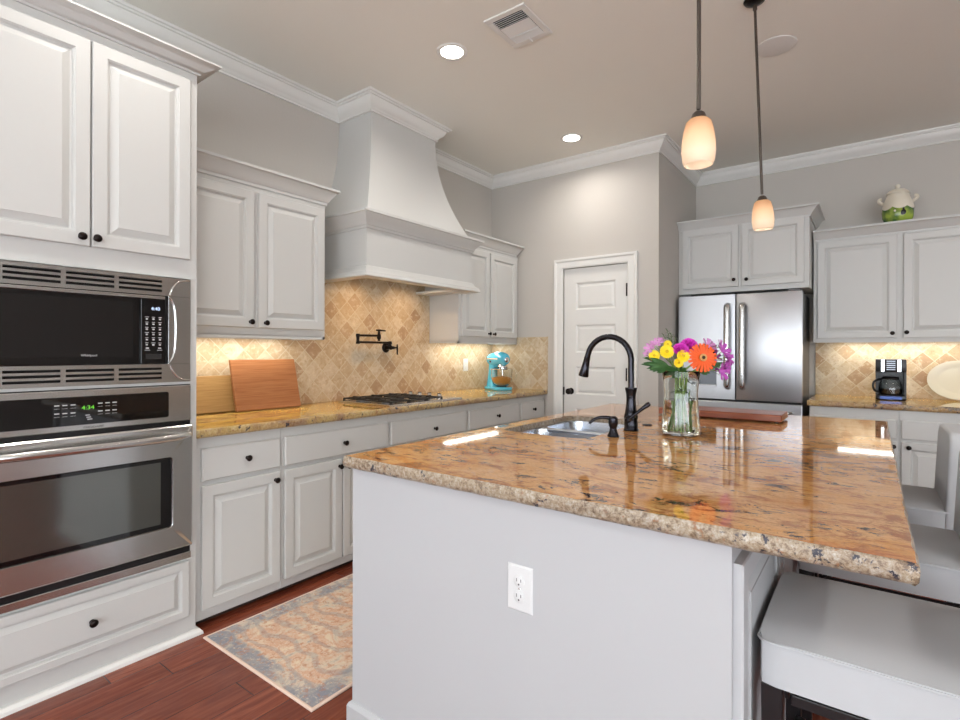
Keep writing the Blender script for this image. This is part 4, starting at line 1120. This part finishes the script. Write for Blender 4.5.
# yellow daisies
for px, py, dp, sz, lab in ((662, 351, .05, .030, 'large yellow daisy at the left, highest of the yellow ones'), (651, 355, .03, .024, 'yellow daisy at the far left edge of the bouquet'),
                            (676, 355.5, .075, .027, 'yellow daisy just left of the orange gerbera'), (672.5, 362, .065, .021, 'small yellow daisy lowest in the bouquet'), (667, 343.5, .0, .018, 'half-hidden yellow daisy behind the magenta carnation')):
    c = bq(px, py, dp); g = flower_root('yellow_daisy', lab, 'flower'); Mx = facing(c, vf + vr * ((px - 680) * .01) + V3((0, 0, .25 if py < 360 else -.1)))
    m = MB()
    for k in range(18): petal(m, sz * .82, sz * .34, sz * .16, .15, 2 * PI * k / 18, Mx, -.1)
    for k in range(12): petal(m, sz * .55, sz * .28, sz * .14, .5, 2 * PI * (k + .5) / 12, Mx, -.1)
    m.build('petals', M_YEL, g, smooth=60)
    MB().lathe([(0, .0), (sz * .24, .001), (sz * .22, sz * .18), (0, sz * .26)], (0, 0, 0), 'z', 16, mat=Mx).build('flower_centre', M_YELC, g, smooth=60)
    stem(g, c - vf * .003, foot(), .0024)
# carnations: ruffled ball of petals
for px, py, dp, sz, lab in ((676, 346.5, .05, .034, 'magenta carnation above the yellow daisies'), (687, 341.5, .02, .035, 'magenta carnation above the orange gerbera')):
    c = bq(px, py, dp); g = flower_root('carnation', lab, 'flower'); m = MB(); Mx = facing(c - (vf * .3 + Z_).normalized() * sz * .6, vf * .8 + Z_)
    for ring, (nn_, tl, LL) in enumerate(((14, .15, 1.0), (12, .55, .98), (10, .95, .95), (7, 1.25, .9), (4, 1.42, .85))):
        for k in range(nn_):
            a = 2 * PI * (k + .5 * ring) / nn_ + random.uniform(-.1, .1); RM = Mx @ Matrix.Rotation(a, 4, 'Z') @ Matrix.Rotation(-tl, 4, 'Y')
            vs_, fs = [], []
            for i in range(4):
                s = i / 3
                for j in range(5):
                    b = (j - 2) / 2; w = sz * (.12 + .34 * s); vs_.append((sz * LL * s * (1 + (.10 * ((j + k) % 2) if i == 3 else 0)), b * w, (.10 * sz * s * (1 if (j + k) % 2 else -1) if i >= 2 else 0) + sz * .12 * s * s))
            for i in range(3):
                for j in range(4): a0 = i * 5 + j; fs.append((a0, a0 + 1, a0 + 6, a0 + 5))
            m.raw(vs_, fs, mat=RM)
    m.build('petals', M_MAG, g); stem(g, c - (vf * .3 + Z_).normalized() * sz * .6, foot(), .0026)
# alstroemeria clusters: trumpets of six petals
def trumpet(mb, c, nrm, sz):
    Mx = facing(c, nrm)
    for k in range(6): petal(mb, sz, sz * (.72 if k % 2 else .55), .002, .75, 2 * PI * k / 6, Mx, -.35)
for lab, mat, heads in (
        ('purple alstroemeria cluster at the right edge of the bouquet', M_PUR, [(724, 356.5, .02, .030), (718, 351, .04, .028), (722, 363, .03, .026), (714, 356, .01, .024)]),
        ('purple alstroemeria drooping at the lower right of the bouquet', M_PUR, [(715, 370, .05, .032), (721, 367, .03, .026), (710, 366, .03, .022)]),
        ('lilac alstroemeria between the gerbera and the right edge', M_LIL, [(707, 346, .0, .028), (713, 347, -.02, .024), (719, 346, .0, .024)]),
        ('lilac flowers at the upper left of the bouquet', M_LIL, [(656.5, 343, .0, .019), (648, 348, .01, .018), (661, 341, -.02, .016), (646, 353, .0, .012), (652, 345, -.01, .015)])):
    g = flower_root('alstroemeria', lab, 'flower'); m = MB(); cen = V3((0, 0, 0))
    for px, py, dp, sz in heads: cen += bq(px, py, dp)
    cen /= len(heads); nb = cen.lerp(V3((VC.x, VC.y, VC.z + .27)), .35)
    for px, py, dp, sz in heads:
        c = bq(px, py, dp); trumpet(m, c, (c - nb).normalized() + vf * .9, sz * 1.2)
    m.build('petals', mat, g, smooth=60)
    s_ = MB()
    for px, py, dp, sz in heads: s_.tube([nb, bq(px, py, dp)], .0018, 6)
    s_.build('flower_stalks', M_STEM, g); stem(g, nb, foot(), .0026)
    m = MB()
    for q in range(4):
        a = nb; tpt = cen + V3((random.uniform(-.03, .03), random.uniform(-.03, .03), random.uniform(-.03, .03))) + (cen - nb) * .35; leafm(m, a, tpt, .012)
    m.build('leaves', M_LEAF, g)
# greenery
g = flower_root('grey_green_sprig', 'feathery grey green sprigs sticking up at the back of the bouquet', 'foliage'); m = MB()
for px, py in ((668, 329), (664, 334), (672, 333), (677, 337), (660, 339), (670, 338)):
    tpt = bq(px, py, -.02); b0 = bq(672, 352, -.01)
    m.tube([b0, tpt], .0014, 5)
    for q in range(16):
        s = .25 + .75 * q / 15; p = b0.lerp(tpt, s); a = q * 2.4; leafm(m, p, p + (vr * math.cos(a) + vf * math.sin(a)) * .016 + Z_ * .012, .005)
m.build('sprig', M_LEAF2, g); stem(g, bq(672, 352, -.01), foot(), .0022)
for (lab, tips, b0) in (
        ('dark green leaves hanging over the left rim of the vase', [(646, 368), (651, 366), (641.5, 360), (644, 353), (655, 372)], (665, 366)),
        ('dark green leaves packed in the middle under the yellow daisies', [(668, 372), (677, 369), (684, 371), (663, 363), (672, 374), (680, 364), (658, 366), (688, 372), (665, 376)], (678, 374)),
        ('dark green leaves on the right below the gerbera', [(706, 372), (716, 362), (711, 353), (700, 374), (718, 358), (704, 340)], (697, 370))):
    g = flower_root('leafy_sprig', lab, 'foliage'); m = MB(); b0p = bq(*b0, .02)
    for px, py in tips:
        for dp in (.05, .025, .0, -.03): leafm(m, b0p + vf * (dp - .02) * .5, bq(px + random.uniform(-2, 2), py + random.uniform(-2, 2), dp), random.uniform(.013, .022), up_=(vf + V3((random.uniform(-.5, .5), random.uniform(-.5, .5), random.uniform(-.2, .6)))), droop=.1)
    m.build('leaves', M_LEAF, g, smooth=60); stem(g, b0p, foot(), .003)
# stems and leaves inside the vase (the bundle of cut stems)
for q, lab in ((0, 'bundle of cut green stems standing in the vase water'),):
    g = flower_root('stem_bundle', lab, 'foliage'); m = MB(); lf = MB()
    for k_ in range(5):
        f0 = foot(); a = random.uniform(0, 2 * PI); top_ = V3((VC.x + .045 * math.cos(a), VC.y + .045 * math.sin(a), VC.z + random.uniform(.18, .29)))
        m.tube([f0, f0.lerp(top_, .5) + V3((random.uniform(-.008, .008), random.uniform(-.008, .008), 0)), top_], random.uniform(.0018, .0030), 7, smooth=1)
        for w_ in range(3):
            s = random.uniform(.55, .95); p = f0.lerp(top_, s); a2 = random.uniform(0, 2 * PI); rr = .05
            tq = V3((VC.x + rr * math.cos(a2), VC.y + rr * math.sin(a2), p.z + random.uniform(-.02, .05))); leafm(lf, p, tq, .014)
    m.build('stems', M_STEM, g, smooth=60); lf.build('leaves', M_LEAF, g)

# ------------------------------------------------------------------ counter stools
def make_stool(x0, yc, label, rot=0.0):
    r = empty('counter_stool', (0, 0, 0), label, 'stool', 'upholstered counter stools along the island')
    D, Wd, zt = .50, .440, .662
    # seat cushion: front at x=0, back at x=D
    tb = bmesh.new(); bmesh.ops.create_grid(tb, x_segments=14, y_segments=12, size=.5)
    for v in tb.verts:
        u, w = v.co.x + .5, v.co.y * 2
        v.co = V3((u * D, w * Wd / 2, zt - .012 * (abs(w) ** 6) - .006 * (abs(2 * u - 1) ** 6) + .004 * (1 - w * w)))
    top_ = tb.faces[:]
    r_ = bmesh.ops.extrude_face_region(tb, geom=top_); lowv = [v for v in r_['geom'] if isinstance(v, bmesh.types.BMVert)]
    for v in lowv:
        u = v.co.x / D; w = v.co.y / (Wd / 2)
        v.co.z = zt - .110 - (.018 if abs(w) < .8 and u > .12 and u < .88 else 0)
    for v in tb.verts:      # round the plan corners
        cxx = min(max(v.co.x, .024), D - .024); cyy = min(max(v.co.y, -Wd / 2 + .024), Wd / 2 - .024); dx, dy = v.co.x - cxx, v.co.y - cyy; l = math.hypot(dx, dy)
        if l > .024: v.co.x = cxx + dx / l * .024; v.co.y = cyy + dy / l * .024
    bmesh.ops.recalc_face_normals(tb, faces=tb.faces)
    st = MB().add(tb).build('seat', M_FAB, r, smooth=50)
    pth = [(x + .0, y) for x, y in rrect(-.0015, D + .0015, -Wd / 2 - .0015, Wd / 2 + .0015, .025, 6)]
    MB().tube([(x, y, zt - .017) for x, y in pth + [pth[0]]], .0028, 6).build('piping', M_FAB, st, smooth=60)
    # backrest, slightly raked with rounded upper corners
    tb = bmesh.new(); H = .295; Wb = Wd / 2 + .003; prof = rrect(-Wb, Wb, -.20, H, .07, 8)[:18] + [(-Wb, -.108), (Wb, -.108)]; a = [tb.verts.new((0, y, z)) for y, z in prof]; f = tb.faces.new(a)
    rr_ = bmesh.ops.extrude_face_region(tb, geom=[f]); bmesh.ops.translate(tb, vec=(.075, 0, 0), verts=[v for v in rr_['geom'] if isinstance(v, bmesh.types.BMVert)])
    bmesh.ops.recalc_face_normals(tb, faces=tb.faces)
    bmesh.ops.bevel(tb, geom=[e for e in tb.edges if abs(e.verts[0].co.x - e.verts[1].co.x) < 1e-5], offset=.014, segments=4, profile=.6, affect='EDGES')
    for v in tb.verts:
        v.co.x += v.co.z * .05
    bk = MB().add(tb).build('backrest', M_FAB, r, smooth=50); bk.location = V3((D - .070 + .04, 0, zt - .108)); WL[bk] = V3(bk.location)
    for sx, sy in ((.026, -1), (.026, 1), (D - .05, -1), (D - .05, 1)):
        yl = sy * (Wd / 2 - .026); m = MB(); tbx = .019; out_x = -.0 if sx < .1 else .05
        tb2 = bmesh.new(); bmesh.ops.create_cube(tb2, size=1)
        for v in tb2.verts:
            tpz = v.co.z > 0; hw = .021 if tpz else .015; v.co = V3((sx + (0 if tpz else out_x) + v.co.x * 2 * hw, yl + v.co.y * 2 * hw, zt - .111 if tpz else 0))
        bmesh.ops.bevel(tb2, geom=tb2.edges[:], offset=.002, segments=1, affect='EDGES'); m.add(tb2); m.build('leg', M_FRAME, r)
    for sy in (-1, 1): MB().box(.06, D - .06, sy * (Wd / 2 - .035) - .010, sy * (Wd / 2 - .035) + .010, zt - .152, zt - .128, .002).build('side_rail', M_FRAME, r)
    for sy in (-1, 1): MB().box(.06, D - .02, sy * (Wd / 2 - .035) - .009, sy * (Wd / 2 - .035) + .009, .20, .232, .002).build('side_stretcher', M_FRAME, r)
    MB().box(.032, .056, -Wd / 2 + .045, Wd / 2 - .045, .24, .275, .002).build('footrest', M_FRAME, r)
    for xx in (.045, D - .05): MB().box(xx - .010, xx + .010, -Wd / 2 + .045, Wd / 2 - .045, zt - .152, zt - .128, .002).build('apron_rail', M_FRAME, r)
    r.location = (x0, yc, 0); r.rotation_euler = (0, 0, rot); return r


make_stool(2.876, 1.500, 'light upholstered counter stool nearest the camera, only its seat in view')
make_stool(2.876, 2.245, 'light upholstered counter stool second from the camera, its seat corner past the granite corner')
make_stool(2.876, 2.945, 'light upholstered counter stool farthest along the island, its whole backrest edge in view')

# ------------------------------------------------------------------ rug
rg = empty('kitchen_rug', (1.105, 2.26, 0), 'faded rust, cream and grey patterned rug on the cherry floor between oven and island', 'rug')
MB().box(.715, 1.495, 1.125, 3.40, .0004, .007, .002, seg=1).build('rug_pile', M_RUG, rg)
m = MB(); m.sweep([(.715, 1.125), (1.495, 1.125), (1.495, 3.40), (.715, 3.40)], [(-.006, .0004), (.003, .0004), (.004, .005), (0, .009), (-.006, .009)], 1, closed=True); m.build('binding', M_RUGEDGE, rg)

# ------------------------------------------------------------------ ceiling fixtures
names_c = ['recessed ceiling light beside the air vent, in front of the hood', 'recessed ceiling light near the pantry wall crown, farthest in view']
for i, (x, y) in enumerate(CANS):
    c = empty('recessed_light', (x, y, ZC), names_c[i] if i < 2 else 'recessed ceiling light outside the photographed corner', 'ceiling light', 'recessed ceiling lights')
    MB().lathe([(.062, 0), (.066, -.002), (.086, -.006), (.090, -.004), (.092, 0)], (x, y, ZC - .0003), 'z', 40, cap=False).build('trim_ring', M_TRIM, c, smooth=50)
    MB().lathe([(0, -.003), (.066, -.003), (.066, -.0005), (0, -.0005)], (x, y, ZC), 'z', 32).build('diffuser', M_LAMP, c)
    l = area('can_light', (x, y, ZC - .012), .13, CAN_W, NEUT, shape='DISK', spread=150); l.parent = c; l.location = (0, 0, -.012)

# ceiling vent
VX0, VX1, VY0, VY1 = 1.432, 1.682, 2.212, 2.512
vt = empty('ceiling_vent', ((VX0 + VX1) / 2, (VY0 + VY1) / 2, ZC), 'white square air vent with louvres in the ceiling', 'vent')
m = MB()
for a in ((VX0, VX1, VY0, VY0 + .035), (VX0, VX1, VY1 - .035, VY1), (VX0, VX0 + .035, VY0 + .035, VY1 - .035), (VX1 - .035, VX1, VY0 + .035, VY1 - .035)): m.box(*a, ZC - .010, ZC - .0005, .003, seg=1)
m.build('frame', M_TRIM, vt)
MB().box(VX0 + .035, VX1 - .035, VY0 + .035, VY1 - .035, ZC - .0025, ZC - .0005).build('duct_opening', M_DARKGAP, vt)
for k_ in range(16):
    yy = VY0 + .043 + k_ * .0143
    ang = .9 if k_ < 5 else (-.35 if k_ < 12 else -.9)
    MB().box(-(VX1 - VX0) / 2 + .036, (VX1 - VX0) / 2 - .036, -.0055, .0055, -.0006, .0006, mat=Matrix.Translation(((VX0 + VX1) / 2, yy, ZC - .0085)) @ Matrix.Rotation(ang, 4, 'X')).build('louvre', M_TRIM, vt)
MB().box(VX0 + .035, VX1 - .035, VY1 - .100, VY1 - .094, ZC - .014, ZC - .009).build('divider', M_TRIM, vt)
MB().box((VX0 + VX1) / 2 - .004, (VX0 + VX1) / 2 + .004, VY1 - .05, VY1 - .008, ZC - .020, ZC - .0101, .001, seg=1).build('damper_lever', M_TRIM, vt)
o = MB().lathe([(0, -.006), (.095, -.006), (.104, -.004), (.106, -.0005), (0, -.0005)], (2.632, 3.385, ZC), 'z', 48).build('ceiling_speaker', m_fabric('speaker grille', srgb(222, 220, 215), srgb(214, 212, 208)), smooth=40)
tag(o, 'round white speaker grille flush in the ceiling above the second pendant', 'speaker')

# pendants
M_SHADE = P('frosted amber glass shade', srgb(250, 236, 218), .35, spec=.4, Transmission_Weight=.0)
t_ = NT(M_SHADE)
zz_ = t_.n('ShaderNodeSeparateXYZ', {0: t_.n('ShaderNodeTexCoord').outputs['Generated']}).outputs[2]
glow_ramp = t_.ramp(zz_, [(.25, srgb(252, 240, 226)), (.62, srgb(248, 226, 200)), (1, srgb(236, 204, 166))]); t_.link(glow_ramp, t_.b.inputs['Base Color'])  # peach top to pale bottom: the bulb's falloff painted into the glass
tr = t_.n('ShaderNodeBsdfTranslucent', {'Color': glow_ramp}); mixs = t_.n('ShaderNodeMixShader', {'Fac': .62}); outn = [n_ for n_ in t_.t.nodes if n_.type == 'OUTPUT_MATERIAL'][0]
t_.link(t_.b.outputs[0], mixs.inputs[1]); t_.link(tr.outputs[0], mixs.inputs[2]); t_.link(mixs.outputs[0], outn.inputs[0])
M_ROD = P('pendant bronze', srgb(96, 88, 82), .3, .8)


def pendant(x, y, ztop, tilt, label):
    r = empty('pendant_light', (x, y, ZC), label, 'pendant light', 'pendant lights over the island')
    L = ZC - ztop
    MB().lathe([(0, -.018), (.022, -.018), (.044, -.012), (.050, -.003), (.050, 0), (0, 0)], (x, y, ZC - .0004), 'z', 32).build('canopy', M_BRONZE, r, smooth=50)
    MB().tube([(x, y, ZC - .026), (x, y, ztop + .03)], .0065, 12).lathe([(.0, 0), (.010, 0), (.010, .02), (0, .02)], (x, y, ZC - .05), 'z', 12).build('rod', M_ROD, r, smooth=50)
    MB().lathe([(0, .022), (.012, .022), (.018, .017), (.022, .006), (.024, -.004), (.020, -.006), (0, -.006)], (x, y, ztop), 'z', 24).build('socket_cup', M_ROD, r, smooth=50)
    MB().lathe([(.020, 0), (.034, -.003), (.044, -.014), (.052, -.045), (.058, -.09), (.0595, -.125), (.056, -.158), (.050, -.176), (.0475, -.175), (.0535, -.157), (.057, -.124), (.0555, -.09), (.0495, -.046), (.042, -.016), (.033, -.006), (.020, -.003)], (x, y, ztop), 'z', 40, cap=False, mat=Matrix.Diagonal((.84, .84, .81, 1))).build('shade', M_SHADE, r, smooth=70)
    MB().lathe([(0, 0), (.012, 0), (.014, -.02), (.026, -.05), (.028, -.066), (.020, -.088), (0, -.096)], (x, y, ztop - .028), 'z', 20).build('bulb', emis('pendant bulb', (1, .90, .74, 1), 2.5), r, smooth=60)
    l = bpy.data.lights.new('pendant_bulb_light', 'POINT'); l.energy = PEND_W; l.color = (1, .94, .86); l.shadow_soft_size = .014
    lo = bpy.data.objects.new('pendant_bulb_light', l); COL.objects.link(lo); lo.parent = r; lo.location = (0, 0, ztop - .112 - ZC)
    r.rotation_euler = tilt; return r


PEND_W = .60
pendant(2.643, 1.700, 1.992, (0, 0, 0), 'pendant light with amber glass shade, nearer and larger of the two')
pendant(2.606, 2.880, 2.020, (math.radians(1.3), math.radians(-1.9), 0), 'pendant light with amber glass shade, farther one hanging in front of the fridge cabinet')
